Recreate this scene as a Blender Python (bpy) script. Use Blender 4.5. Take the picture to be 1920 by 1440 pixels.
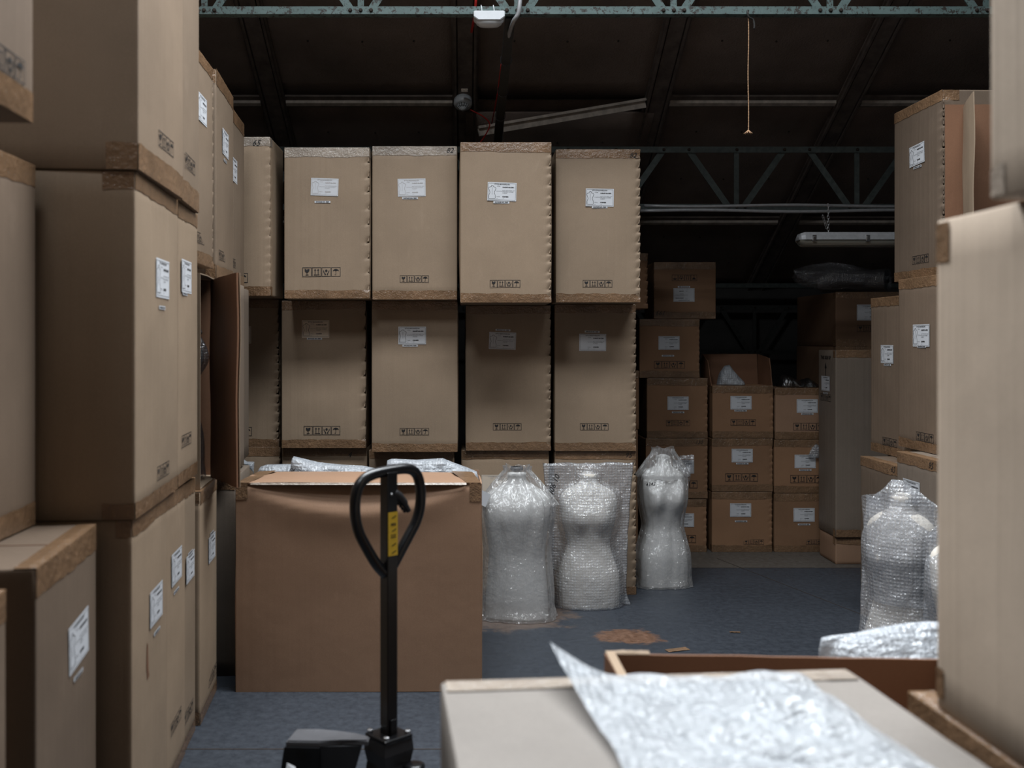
import bpy, bmesh, math, random
from mathutils import Vector, Matrix, noise

# ------------------------------------------------------------------ scene clearing
for o in list(bpy.data.objects):
    bpy.data.objects.remove(o)
scn = bpy.context.scene
COL = scn.collection
random.seed(7)

# ------------------------------------------------------------------ camera, world, light, exposure
F = 35.0 / 36.0 * 1920.0        # focal length in pixels of the 1920 wide frame
VX, VY, H = 872.0, 640.0, 1.68  # point the lens axis looks at, eye height
cam_d = bpy.data.cameras.new('camera')
cam_d.lens = 35.0
cam_d.sensor_width = 36.0
cam_d.shift_x = (960.0 - VX) / 1920.0
cam_d.shift_y = -(720.0 - VY) / 1920.0
cam_d.clip_start = 0.05
cam_d.clip_end = 100
cam_d.dof.use_dof = True
cam_d.dof.focus_distance = 6.3
cam_d.dof.aperture_fstop = 2.3
cam = bpy.data.objects.new('camera', cam_d)
COL.objects.link(cam)
cam.location = (0, 0, H)
cam.rotation_euler = (math.radians(90), 0, 0)
scn.camera = cam

scn.view_settings.view_transform = 'Standard'
scn.view_settings.look = 'None'
scn.view_settings.gamma = 1.0
scn.view_settings.use_curve_mapping = False
scn.view_settings.exposure = 0.0
scn.cycles.max_bounces = 8
scn.cycles.diffuse_bounces = 1
scn.cycles.transparent_max_bounces = 16
scn.cycles.caustics_reflective = False
scn.cycles.caustics_refractive = False
scn.cycles.sample_clamp_indirect = 4.0
scn.cycles.use_denoising = True

world = bpy.data.worlds.new('daylight')
scn.world = world
world.use_nodes = True
bg = world.node_tree.nodes['Background']
bg.inputs[0].default_value = (0.62, 0.78, 1.0, 1)
bg.inputs[1].default_value = 0.05

ROOF_A, ROOF_B = 7.78, 0.525     # roof height over the lens axis and its fall per metre
SLOPE = math.atan(ROOF_B)
def roof_z(y):
    return ROOF_A - ROOF_B * y

def area(name, loc, rot, sx, sy, power, color):
    d = bpy.data.lights.new(name, 'AREA')
    d.shape = 'RECTANGLE'
    d.size, d.size_y = sx, sy
    d.energy = power
    d.color = color
    o = bpy.data.objects.new(name, d)
    COL.objects.link(o)
    o.location = loc
    o.rotation_euler = rot
    return o
# daylight entering through the row of rooflights in the slope above the aisle
LA = (0.6, 4.1, 0.0, 4.3, 1.6, 445, 155)
LB = (-1.0, 0.9, 22, 1.7, 1.0, 60, 110)
sky_light = area('rooflight_daylight', (LA[0], LA[1], roof_z(LA[1]) - 0.10), (-SLOPE, 0, 0), LA[3], LA[4], LA[5], (0.90, 0.955, 1.0))
sky_light.data.spread = math.radians(LA[6])
REAR = math.atan((6.9925 - 4.525) / 4.7)
rear_fill = area('rear_fill_light', (LB[0], LB[1], 6.9925 - math.tan(REAR) * (1.5 - LB[1]) - 0.03), (REAR, -math.radians(LB[2]), 0), LB[3], LB[4], LB[5], (0.90, 0.955, 1.0))  # added fill lamp, not a known rooflight; lifts the near right boxes
rear_fill.data.spread = math.radians(LB[6])

# ------------------------------------------------------------------ helpers
def tag(o, label=None, cat=None, group=None, kind=None):
    if label: o['label'] = label
    if cat: o['category'] = cat
    if group: o['group'] = group
    if kind: o['kind'] = kind
    return o

def empty(name, loc=(0, 0, 0), rz=0.0):
    o = bpy.data.objects.new(name, None)
    o.empty_display_size = 0.1
    COL.objects.link(o)
    o.location = loc
    o.rotation_euler = (0, 0, rz)
    return o

def obj(name, bm_or_mesh, mat=None, parent=None, smooth=False):
    if isinstance(bm_or_mesh, bmesh.types.BMesh):
        me = bpy.data.meshes.new(name)
        bmesh.ops.recalc_face_normals(bm_or_mesh, faces=bm_or_mesh.faces)
        if smooth:
            for fc in bm_or_mesh.faces: fc.smooth = True
        bm_or_mesh.to_mesh(me)
        bm_or_mesh.free()
    else:
        me = bm_or_mesh
    if mat is not None and not me.materials:
        me.materials.append(mat)
    o = bpy.data.objects.new(name, me)
    COL.objects.link(o)
    if parent is not None: o.parent = parent
    return o

def box(bm, lo, hi, bevel=0.0):
    x0, y0, z0 = lo; x1, y1, z1 = hi
    v = [bm.verts.new(p) for p in ((x0,y0,z0),(x1,y0,z0),(x1,y1,z0),(x0,y1,z0),(x0,y0,z1),(x1,y0,z1),(x1,y1,z1),(x0,y1,z1))]
    fs = [bm.faces.new([v[i] for i in q]) for q in ((0,3,2,1),(4,5,6,7),(0,1,5,4),(1,2,6,5),(2,3,7,6),(3,0,4,7))]
    if bevel > 0:
        ed = list({e for f_ in fs for e in f_.edges})
        bmesh.ops.bevel(bm, geom=ed, offset=bevel, segments=2, affect='EDGES', profile=0.5)
    return fs

def boxbm(lo, hi, bevel=0.0):
    bm = bmesh.new(); box(bm, lo, hi, bevel); return bm

def bar(bm, p, q, w, t, up=(0, 1, 0)):
    """rectangular bar from p to q, w wide across, t thick along up"""
    p, q, up = Vector(p), Vector(q), Vector(up)
    d = (q - p).normalized()
    s = d.cross(up).normalized()
    u = s.cross(d).normalized()
    vs = []
    for c in (p, q):
        for a, b in ((-1, -1), (1, -1), (1, 1), (-1, 1)):
            vs.append(bm.verts.new(c + s * a * w / 2 + u * b * t / 2))
    for q4 in ((0,1,2,3),(7,6,5,4),(0,4,5,1),(1,5,6,2),(2,6,7,3),(3,7,4,0)):
        bm.faces.new([vs[i] for i in q4])

def tube(bm, pts, r, n=10, cap=True, closed=False):
    pts = [Vector(p) for p in pts]
    rs = r if isinstance(r, (list, tuple)) else [r] * len(pts)
    N = len(pts)
    rings, prev = [], None
    for i, p in enumerate(pts):
        if closed:
            d = pts[(i + 1) % N] - pts[i - 1]
        else:
            d = (pts[min(i + 1, N - 1)] - pts[max(i - 1, 0)])
        d.normalize()
        if prev is None:
            a = Vector((0, 0, 1)) if abs(d.z) < 0.9 else Vector((1, 0, 0))
            s = d.cross(a).normalized()
        else:
            s = (prev - d * prev.dot(d)).normalized()
        prev = s
        u = d.cross(s)
        rings.append([bm.verts.new(p + (s * math.cos(2*math.pi*k/n) + u * math.sin(2*math.pi*k/n)) * rs[i]) for k in range(n)])
    M = N if closed else N - 1
    for i in range(M):
        a, b = rings[i], rings[(i + 1) % N]
        for k in range(n):
            bm.faces.new((a[k], a[(k+1) % n], b[(k+1) % n], b[k]))
    if cap and not closed:
        bm.faces.new(rings[0][::-1]); bm.faces.new(rings[-1])

def spline(ctrl, per=8, closed=False):
    P = [Vector(c) for c in ctrl]
    n = len(P); out = []
    segs = n if closed else n - 1
    for i in range(segs):
        if closed:
            p0, p1, p2, p3 = P[i-1], P[i], P[(i+1) % n], P[(i+2) % n]
        else:
            p0, p1, p2, p3 = P[max(i-1, 0)], P[i], P[i+1], P[min(i+2, n-1)]
        for k in range(per):
            t = k / per
            out.append(0.5 * ((2*p1) + (p2-p0)*t + (2*p0-5*p1+4*p2-p3)*t*t + (3*p1-p0-3*p2+p3)*t**3))
    if not closed: out.append(P[-1])
    return out

def lathe(bm, prof, n=24, cx=0, cy=0, cap=True):
    rings = []
    for r, z in prof:
        rings.append([bm.verts.new((cx + r*math.cos(2*math.pi*k/n), cy + r*math.sin(2*math.pi*k/n), z)) for k in range(n)])
    for a, b in zip(rings, rings[1:]):
        for k in range(n):
            bm.faces.new((a[k], a[(k+1) % n], b[(k+1) % n], b[k]))
    if cap:
        bm.faces.new(rings[0][::-1]); bm.faces.new(rings[-1])

def W(px, py, Y):                 # a measured picture point at depth Y -> metres in the hall
    return Vector(((px - VX) * Y / F, Y, H - (py - VY) * Y / F))
def WX(px, Y): return (px - VX) * Y / F
def WZ(py, Y): return H - (py - VY) * Y / F

def fbm(v, s, o=3):
    return noise.fractal(Vector(v) * s, 1.0, 2.0, o)

# ------------------------------------------------------------------ materials
def new_mat(name):
    m = bpy.data.materials.new(name)
    m.use_nodes = True
    nt = m.node_tree
    return m, nt, nt.nodes['Principled BSDF'], nt.nodes['Material Output']

def N(nt, t, **kw):
    n = nt.nodes.new(t)
    for k, v in kw.items(): setattr(n, k, v)
    return n

def coords(nt, scale=(1, 1, 1), kind='Object', rand=True):
    tc = N(nt, 'ShaderNodeTexCoord')
    mp = N(nt, 'ShaderNodeMapping')
    mp.inputs['Scale'].default_value = scale
    nt.links.new(tc.outputs[kind], mp.inputs['Vector'])
    if rand:
        oi = N(nt, 'ShaderNodeObjectInfo')
        ml = N(nt, 'ShaderNodeMath', operation='MULTIPLY'); ml.inputs[1].default_value = 37.0
        nt.links.new(oi.outputs['Random'], ml.inputs[0])
        nt.links.new(ml.outputs[0], mp.inputs['Location'])
    return mp.outputs[0]

def noise_n(nt, vec, scale, detail=3, rough=0.55):
    n = N(nt, 'ShaderNodeTexNoise')
    n.inputs['Scale'].default_value = scale
    n.inputs['Detail'].default_value = detail
    n.inputs['Roughness'].default_value = rough
    nt.links.new(vec, n.inputs['Vector'])
    return n

def ramp(nt, fac, stops):
    r = N(nt, 'ShaderNodeValToRGB')
    el = r.color_ramp.elements
    while len(el) < len(stops): el.new(0.5)
    for e, (p, c) in zip(el, stops):
        e.position = p
        e.color = (*c, 1) if len(c) == 3 else c
    nt.links.new(fac, r.inputs[0])
    return r.outputs[0]

def mix(nt, fac, a, b, mode='MIX'):
    m = N(nt, 'ShaderNodeMix', data_type='RGBA', blend_type=mode)
    for sock, v in ((m.inputs[0], fac), (m.inputs[6], a), (m.inputs[7], b)):
        if isinstance(v, (int, float)): sock.default_value = v
        elif isinstance(v, tuple): sock.default_value = (*v, 1) if len(v) == 3 else v
        else: nt.links.new(v, sock)
    return m.outputs[2]

def bump(nt, h, strength, dist, normal=None):
    b = N(nt, 'ShaderNodeBump')
    b.inputs['Strength'].default_value = strength
    b.inputs['Distance'].default_value = dist
    nt.links.new(h, b.inputs['Height'])
    if normal is not None: nt.links.new(normal, b.inputs['Normal'])
    return b.outputs[0]

def cardboard(name, c, var=0.12, spec=0.25, rough=0.62, crease=0.75):
    m, nt, p, out = new_mat(name)
    v = coords(nt)
    vz = coords(nt, (26, 26, 0.35))
    blot = noise_n(nt, v, 2.2, 4, 0.6)
    dark = tuple(x * (1 - var) for x in c); lite = tuple(min(1, x * (1 + var)) for x in c)
    base = ramp(nt, blot.outputs[0], [(0.3, dark), (0.7, lite)])
    fib = noise_n(nt, v, 240, 2, 0.7)
    base = mix(nt, 0.22, base, ramp(nt, fib.outputs[0], [(0.3, tuple(x * .62 for x in c)), (0.7, tuple(min(1, x * 1.3) for x in c))]))
    lines = noise_n(nt, vz, 1.0, 2, 0.5)
    scuff = noise_n(nt, coords(nt, (3, 3, 1.2)), 3.0, 6, 0.75)
    base = mix(nt, ramp(nt, scuff.outputs[0], [(0.60, (0, 0, 0)), (0.78, (.45, .45, .45))]), base, tuple(min(1, x * 1.25 + .02) for x in c))
    # slight tone difference from one box to the next
    oi = N(nt, 'ShaderNodeObjectInfo')
    base = mix(nt, 1.0, base, ramp(nt, oi.outputs['Random'], [(0.0, (.88, .88, .88)), (1.0, (1.1, 1.08, 1.06))]), 'MULTIPLY')
    nt.links.new(base, p.inputs['Base Color'])
    p.inputs['Roughness'].default_value = rough
    p.inputs['Specular IOR Level'].default_value = spec
    nrm = bump(nt, lines.outputs[0], crease, 0.004)
    big = noise_n(nt, v, 5.0, 3, 0.5)
    nrm = bump(nt, big.outputs[0], 0.25, 0.01, nrm)
    nrm = bump(nt, fib.outputs[0], 0.12, 0.001, nrm)
    nt.links.new(nrm, p.inputs['Normal'])
    return m

def plain(name, c, rough=0.5, metal=0.0, spec=0.5, noise_amt=0.15, nscale=30, bmp=0.05):
    m, nt, p, out = new_mat(name)
    n = noise_n(nt, coords(nt), nscale, 4, 0.6)
    nt.links.new(ramp(nt, n.outputs[0], [(0.25, tuple(x * (1 - noise_amt) for x in c)), (0.75, tuple(min(1, x * (1 + noise_amt)) for x in c))]), p.inputs['Base Color'])
    p.inputs['Roughness'].default_value = rough
    p.inputs['Metallic'].default_value = metal
    p.inputs['Specular IOR Level'].default_value = spec
    if bmp: nt.links.new(bump(nt, n.outputs[0], bmp, 0.002), p.inputs['Normal'])
    return m

M = {}
M['tan'] = cardboard('cardboard_tan', (0.36, 0.265, 0.185))
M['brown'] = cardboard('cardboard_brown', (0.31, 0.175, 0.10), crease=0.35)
M['red'] = cardboard('cardboard_reddish', (0.37, 0.225, 0.145), var=0.07, crease=0.3)
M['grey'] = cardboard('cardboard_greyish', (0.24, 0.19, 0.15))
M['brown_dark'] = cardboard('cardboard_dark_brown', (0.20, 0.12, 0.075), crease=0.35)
M['pale'] = cardboard('cardboard_tan_lit', (0.52, 0.42, 0.33))  # tan lightened in place of stronger light on the near right boxes
M['grey_pale'] = cardboard('cardboard_grey_top', (0.28, 0.25, 0.225))
M['tan_shaded'] = cardboard('cardboard_tan_shaded', (0.19, 0.138, 0.10))  # darkened copy of tan: shade on right row and near left stacks
M['tan_dimmed'] = cardboard('cardboard_tan_dimmed', (0.25, 0.185, 0.132))  # tan toned down where high left cartons catch too much light
M['inner'] = cardboard('cardboard_flap_shade', (0.24, 0.125, 0.075), var=0.08, crease=0.3)

def tape_mat(name, c, glossy=0.2):
    m, nt, p, out = new_mat(name)
    v = coords(nt, (130, 130, 6))
    n = noise_n(nt, v, 1.0, 2, 0.5)
    n2 = noise_n(nt, coords(nt), 38, 4, 0.7)
    n3 = noise_n(nt, coords(nt), 7, 4, 0.6)
    col = ramp(nt, n3.outputs[0], [(0.3, tuple(x * .75 for x in c)), (0.7, tuple(min(1, x * 1.2) for x in c))])
    col = mix(nt, ramp(nt, n2.outputs[0], [(0.60, (0, 0, 0)), (0.72, (.5, .5, .5))]), col, tuple(min(1, x * 1.9 + .04) for x in c))
    nt.links.new(col, p.inputs['Base Color'])
    p.inputs['Roughness'].default_value = glossy
    p.inputs['Specular IOR Level'].default_value = 0.7
    nrm = bump(nt, n2.outputs[0], 0.8, 0.010)
    nrm = bump(nt, n.outputs[0], 0.35, 0.003, nrm)
    nt.links.new(nrm, p.inputs['Normal'])
    return m
M['tape'] = tape_mat('packing_tape_brown', (0.23, 0.135, 0.075))
M['tape_clear'] = tape_mat('packing_tape_pale', (0.40, 0.33, 0.27), 0.16)
M['paper'] = plain('label_paper', (0.70, 0.71, 0.74), 0.6, noise_amt=0.04, nscale=8, bmp=0)
M['paper_warm'] = plain('label_paper_yellowed', (0.74, 0.62, 0.50), 0.7, noise_amt=0.05, nscale=8, bmp=0)
M['ink'] = plain('black_ink', (0.018, 0.017, 0.018), 0.6, noise_amt=0.3, bmp=0)
M['ink_faint'] = plain('faded_ink', (0.50, 0.47, 0.46), 0.7, noise_amt=0.1, bmp=0)
M['black'] = plain('black_enamel', (0.006, 0.006, 0.007), 0.28, noise_amt=0.3, nscale=60, bmp=0.06)
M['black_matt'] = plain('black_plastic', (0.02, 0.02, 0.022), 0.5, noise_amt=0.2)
M['grey_enamel'] = plain('grey_enamel', (0.11, 0.11, 0.118), 0.38, noise_amt=0.12, nscale=18)
M['steel'] = plain('bright_steel', (0.55, 0.55, 0.56), 0.28, metal=1.0, noise_amt=0.1)
M['galv'] = plain('grey_conduit', (0.42, 0.42, 0.43), 0.42, metal=0.3, noise_amt=0.15)
M['white_plastic'] = plain('white_plastic', (0.72, 0.74, 0.76), 0.35, noise_amt=0.04)
M['rope'] = plain('hemp_rope', (0.42, 0.25, 0.14), 0.8, noise_amt=0.3, nscale=200)
M['red_cable'] = plain('red_cable', (0.45, 0.02, 0.015), 0.45)
M['yellow'] = plain('yellow_sticker', (0.78, 0.50, 0.04), 0.4, noise_amt=0.08)
M['form'] = plain('dress_form_jersey', (0.88, 0.87, 0.84), 0.7, noise_amt=0.04, nscale=80)
M['form_warm'] = plain('dress_form_linen', (0.86, 0.79, 0.70), 0.75, noise_amt=0.05, nscale=80)
M['timber'] = plain('dusty_timber', (0.58, 0.50, 0.43), 0.8, noise_amt=0.35, nscale=14, bmp=0.3)
M['rafter'] = plain('dark_rafter', (0.17, 0.135, 0.115), 0.8, noise_amt=0.4, nscale=9, bmp=0.3)
M['dark_metal'] = plain('dark_tie', (0.022, 0.02, 0.018), 0.6, noise_amt=0.3)
M['wall'] = plain('old_wall', (0.06, 0.057, 0.055), 0.9, noise_amt=0.3, nscale=3, bmp=0.3)
M['rust'] = plain('rusty_nail', (0.03, 0.02, 0.015), 0.8, noise_amt=0.4)

def green_paint():
    m, nt, p, out = new_mat('flaking_green_paint')
    v = coords(nt)
    n = noise_n(nt, v, 38, 7, 0.75)
    n2 = noise_n(nt, v, 5, 4, 0.6)
    paint = ramp(nt, n2.outputs[0], [(0.3, (0.085, 0.128, 0.122)), (0.7, (0.13, 0.185, 0.178))])
    mask = ramp(nt, n.outputs[0], [(0.42, (1, 1, 1)), (0.47, (0, 0, 0))])
    nt.links.new(mix(nt, mask, paint, (0.03, 0.022, 0.018)), p.inputs['Base Color'])
    p.inputs['Roughness'].default_value = 0.55
    nt.links.new(bump(nt, n.outputs[0], 0.5, 0.004), p.inputs['Normal'])
    return m
M['green'] = green_paint()
M['green_dim'] = plain('dimmed_grey_green_paint', (0.075, 0.09, 0.085), 0.7, noise_amt=0.4, nscale=30, bmp=0.3)  # truss green darkened, dimmer light at the rear put into the colour
M['dark_steel'] = plain('near_black_steel', (0.04, 0.042, 0.04), 0.8, noise_amt=0.4, nscale=30)

def board_mat():
    m, nt, p, out = new_mat('ceiling_fibre_board')
    v = coords(nt, rand=True)
    n = noise_n(nt, v, 55, 6, 0.7)
    n2 = noise_n(nt, v, 1.6, 5, 0.6)
    nt.links.new(ramp(nt, n2.outputs[0], [(0.3, (0.22, 0.165, 0.135)), (0.7, (0.38, 0.285, 0.235))]), p.inputs['Base Color'])
    p.inputs['Roughness'].default_value = 0.75
    nt.links.new(bump(nt, n.outputs[0], 0.9, 0.02), p.inputs['Normal'])
    return m
M['board'] = board_mat()

def floor_mat():
    m, nt, p, out = new_mat('painted_concrete')
    tc = N(nt, 'ShaderNodeTexCoord')
    v = tc.outputs['Object']
    big = noise_n(nt, v, 0.9, 6, 0.62)
    blue = ramp(nt, big.outputs[0], [(0.3, (0.015, 0.019, 0.025)), (0.7, (0.036, 0.042, 0.053))])
    fine = noise_n(nt, v, 24, 8, 0.75)
    blue = mix(nt, 0.3, blue, ramp(nt, fine.outputs[0], [(0.3, (0.02, 0.025, 0.035)), (0.7, (0.09, 0.105, 0.13))]))
    # scratches
    sc = N(nt, 'ShaderNodeMapping'); sc.inputs['Rotation'].default_value = (0, 0, 0.35); sc.inputs['Scale'].default_value = (1.0, 22, 1)
    nt.links.new(v, sc.inputs[0])
    s1 = noise_n(nt, sc.outputs[0], 3.0, 5, 0.7)
    blue = mix(nt, ramp(nt, s1.outputs[0], [(0.66, (0, 0, 0)), (0.70, (.25, .25, .25))]), blue, (0.16, 0.17, 0.19))
    # bare concrete beyond the painted part, worn brown patches
    sep = N(nt, 'ShaderNodeSeparateXYZ'); nt.links.new(v, sep.inputs[0])
    conc = ramp(nt, fine.outputs[0], [(0.3, (0.07, 0.06, 0.05)), (0.7, (0.13, 0.115, 0.10))])
    gt = N(nt, 'ShaderNodeMath', operation='GREATER_THAN'); gt.inputs[1].default_value = 7.38
    nt.links.new(sep.outputs['Y'], gt.inputs[0])
    col = mix(nt, gt.outputs[0], blue, conc)
    def patch(cx, cy, rx, ry, edge, amt):
        mp = N(nt, 'ShaderNodeMapping'); mp.vector_type = 'POINT'
        mp.inputs['Location'].default_value = (-cx / rx, -cy / ry, 0); mp.inputs['Scale'].default_value = (1 / rx, 1 / ry, 0)
        nt.links.new(v, mp.inputs[0])
        ln = N(nt, 'ShaderNodeVectorMath', operation='LENGTH'); nt.links.new(mp.outputs[0], ln.inputs[0])
        ad = N(nt, 'ShaderNodeMath', operation='MULTIPLY_ADD'); nt.links.new(midn.outputs[0], ad.inputs[0]); ad.inputs[1].default_value = amt; nt.links.new(ln.outputs['Value'], ad.inputs[2])
        hf = N(nt, 'ShaderNodeMath', operation='MULTIPLY'); hf.inputs[1].default_value = 1 / 3; nt.links.new(ad.outputs[0], hf.inputs[0])
        return ramp(nt, hf.outputs[0], [(edge / 3 - .04, (1, 1, 1)), (edge / 3 + .05, (0, 0, 0))])
    midn = noise_n(nt, v, 5.5, 7, 0.72)
    rustc = ramp(nt, fine.outputs[0], [(0.35, (0.10, 0.045, 0.022)), (0.65, (0.22, 0.12, 0.075))])
    col = mix(nt, patch(0.93, 5.68, 0.22, 0.15, 2.0, 2.4), col, rustc)
    col = mix(nt, patch(0.25, 6.1, 0.34, 0.28, 2.2, 2.2), col, ramp(nt, fine.outputs[0], [(0.3, (0.07, 0.05, 0.04)), (0.7, (0.15, 0.11, 0.09))]))
    nt.links.new(col, p.inputs['Base Color'])
    nt.links.new(ramp(nt, fine.outputs[0], [(0.3, (.42, .42, .42)), (0.7, (.68, .68, .68))]), p.inputs['Roughness'])
    nt.links.new(bump(nt, fine.outputs[0], 0.10, 0.003), p.inputs['Normal'])
    return m
M['floor'] = floor_mat()

def film(name, tint, trans, rough=0.22, bubble=0.0, bscale=95, wr=0.6, gloss=0.14):
    m, nt, p, out = new_mat(name)
    v = coords(nt)
    p.inputs['Base Color'].default_value = (*tint, 1)
    p.inputs['Roughness'].default_value = rough
    p.inputs['Specular IOR Level'].default_value = 0.8
    w = noise_n(nt, v, 14, 5, 0.65)
    nrm = bump(nt, w.outputs[0], wr, 0.02)
    fac = None
    if bubble:
        vo = N(nt, 'ShaderNodeTexVoronoi'); vo.inputs['Scale'].default_value = bscale; vo.inputs['Randomness'].default_value = 0.25
        nt.links.new(v, vo.inputs['Vector'])
        nrm = bump(nt, vo.outputs['Distance'], bubble, 0.006, nrm)
        fac = ramp(nt, vo.outputs['Distance'], [(0.05, (trans * .75,) * 3), (0.6, (min(1, trans * 1.15),) * 3)])
    nt.links.new(nrm, p.inputs['Normal'])
    tl = N(nt, 'ShaderNodeBsdfTranslucent'); tl.inputs[0].default_value = (*tint, 1); nt.links.new(nrm, tl.inputs['Normal'])
    m1 = N(nt, 'ShaderNodeMixShader'); m1.inputs[0].default_value = 0.3
    nt.links.new(p.outputs[0], m1.inputs[1]); nt.links.new(tl.outputs[0], m1.inputs[2])
    tr = N(nt, 'ShaderNodeBsdfTransparent'); tr.inputs[0].default_value = (0.97, 0.97, 0.98, 1)
    m2 = N(nt, 'ShaderNodeMixShader')
    if fac is None:
        lw = N(nt, 'ShaderNodeLayerWeight'); lw.inputs[0].default_value = 0.35
        fac = ramp(nt, lw.outputs['Facing'], [(0.0, (trans,) * 3), (1.0, (trans * .35,) * 3)])
    nt.links.new(fac, m2.inputs[0])
    nt.links.new(m1.outputs[0], m2.inputs[1]); nt.links.new(tr.outputs[0], m2.inputs[2])
    gl = N(nt, 'ShaderNodeBsdfGlossy'); gl.inputs['Roughness'].default_value = rough * .9; gl.inputs[0].default_value = (1, 1, 1, 1)
    st = noise_n(nt, coords(nt, (16, 16, 3.5)), 1.0, 4, 0.6)
    sharp = ramp(nt, st.outputs[0], [(0.40, (0, 0, 0)), (0.5, (1, 1, 1)), (0.60, (0, 0, 0))])
    nt.links.new(bump(nt, sharp, wr * .6, 0.012, nrm), gl.inputs['Normal'])
    lw2 = N(nt, 'ShaderNodeLayerWeight'); lw2.inputs[0].default_value = 0.25
    m3 = N(nt, 'ShaderNodeMixShader')
    nt.links.new(ramp(nt, lw2.outputs['Facing'], [(0.0, (gloss,) * 3), (1.0, (gloss * 3,) * 3)]), m3.inputs[0])
    nt.links.new(m2.outputs[0], m3.inputs[1]); nt.links.new(gl.outputs[0], m3.inputs[2])
    nt.links.new(m3.outputs[0], out.inputs['Surface'])
    return m
M['poly'] = film('clear_polythene', (0.90, 0.89, 0.88), 0.82, 0.13, wr=1.0, gloss=0.16)
M['bubble'] = film('bubble_wrap', (0.80, 0.83, 0.88), 0.62, 0.15, 0.9, 58, 0.9)
M['bubble_dense'] = film('bubble_wrap_layered', (0.66, 0.70, 0.75), 0.22, 0.2, 0.8, 58, 1.0, gloss=0.05)
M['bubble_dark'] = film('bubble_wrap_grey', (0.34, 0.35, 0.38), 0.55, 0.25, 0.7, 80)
M['black_film'] = film('black_polythene', (0.02, 0.02, 0.02), 0.1, 0.2)
def diffuser():
    m, nt, p, out = new_mat('clear_diffuser')
    p.inputs['Base Color'].default_value = (0.45, 0.43, 0.36, 1)
    p.inputs['Roughness'].default_value = 0.2
    tr = N(nt, 'ShaderNodeBsdfTransparent')
    m2 = N(nt, 'ShaderNodeMixShader'); m2.inputs[0].default_value = 0.5
    nt.links.new(p.outputs[0], m2.inputs[1]); nt.links.new(tr.outputs[0], m2.inputs[2]); nt.links.new(m2.outputs[0], out.inputs['Surface'])
    return m
M['diffuser'] = diffuser()
def sky_glass():
    m, nt, p, out = new_mat('daylit_rooflight')
    e = N(nt, 'ShaderNodeEmission'); e.inputs[0].default_value = (0.86, 0.94, 1, 1); e.inputs[1].default_value = 0.35
    nt.links.new(e.outputs[0], out.inputs['Surface'])
    return m
M['skyglass'] = sky_glass()

# ------------------------------------------------------------------ the setting
fl = boxbm((-3.4, -3.2, -0.12), (5.2, 10.6, 0.0))
floor = tag(obj('floor', fl, M['floor']), kind='structure')
for y, nm in ((7.38, 0), (4.1, 1)):
    bm = bmesh.new(); box(bm, (-3.3, y - .004, 0.0), (5.1, y + .004, 0.0012)); obj('floor_joint', bm, M['rust'], floor)
bm = bmesh.new(); bar(bm, (1.95, 7.7, 0.0), (2.6, 5.6, 0.0), 0.006, 0.0024, up=(0, 0, 1)); obj('floor_joint', bm, M['rust'], floor)
EAVE = 10.5
tag(obj('wall_back', boxbm((-3.4, EAVE, 0), (5.2, EAVE + .12, roof_z(EAVE) + .1)), M['wall']), kind='structure')
def gable(name, x0, x1):
    bm = bmesh.new()
    pts = [(-3.2, 0), (EAVE, 0), (EAVE, roof_z(EAVE) + .1), (1.5, roof_z(1.5) + .1), (-3.2, roof_z(6.2) + .1)]
    a = [bm.verts.new((x0, y, z)) for y, z in pts]; b = [bm.verts.new((x1, y, z)) for y, z in pts]
    bm.faces.new(a); bm.faces.new(b[::-1])
    for i in range(5): bm.faces.new((a[i], a[(i+1) % 5], b[(i+1) % 5], b[i]))
    tag(obj(name, bm, M['wall']), kind='structure')
gable('wall_left', -3.52, -3.4); gable('wall_right', 5.2, 5.32)
tag(obj('wall_front', boxbm((-3.4, -3.32, 0), (5.2, -3.2, roof_z(6.2) + .1)), M['wall']), kind='structure')

# roof slope: sheets above, fibre boards below, rafters and purlins
XL = [-3.4, -1.53, 0.0, 1.53, 3.06, 5.2]
YL = [1.5, 2.03, 3.20, 4.99, 6.47, 7.95, 9.43, EAVE]
def slope_slab(x0, x1, y0, y1, t0, t1, sag=0.0, seed=0, nx=1, ny=1):
    """slab following the slope, t0..t1 above roof line (up), optional sag downward in the middle"""
    bm = bmesh.new()
    lay = []
    for t in (t0, t1):
        g = []
        for j in range(ny + 1):
            row = []
            for i in range(nx + 1):
                u, v = i / nx, j / ny
                x, y = x0 + (x1 - x0) * u, y0 + (y1 - y0) * v
                s = sag * math.sin(math.pi * u) * math.sin(math.pi * v)
                row.append(bm.verts.new((x, y, roof_z(y) + t - s)))
            g.append(row)
        lay.append(g)
    a, b = lay
    for j in range(ny):
        for i in range(nx):
            bm.faces.new((a[j][i], a[j][i+1], a[j+1][i+1], a[j+1][i]))
            bm.faces.new((b[j][i], b[j+1][i], b[j+1][i+1], b[j][i+1]))
    def rim(seq):
        for (j0, i0), (j1, i1) in zip(seq, seq[1:]):
            bm.faces.new((a[j0][i0], b[j0][i0], b[j1][i1], a[j1][i1]))
    rim([(0, i) for i in range(nx + 1)]); rim([(ny, i) for i in range(nx, -1, -1)])
    rim([(j, nx) for j in range(ny + 1)]); rim([(j, 0) for j in range(ny, -1, -1)])
    return bm

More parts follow.
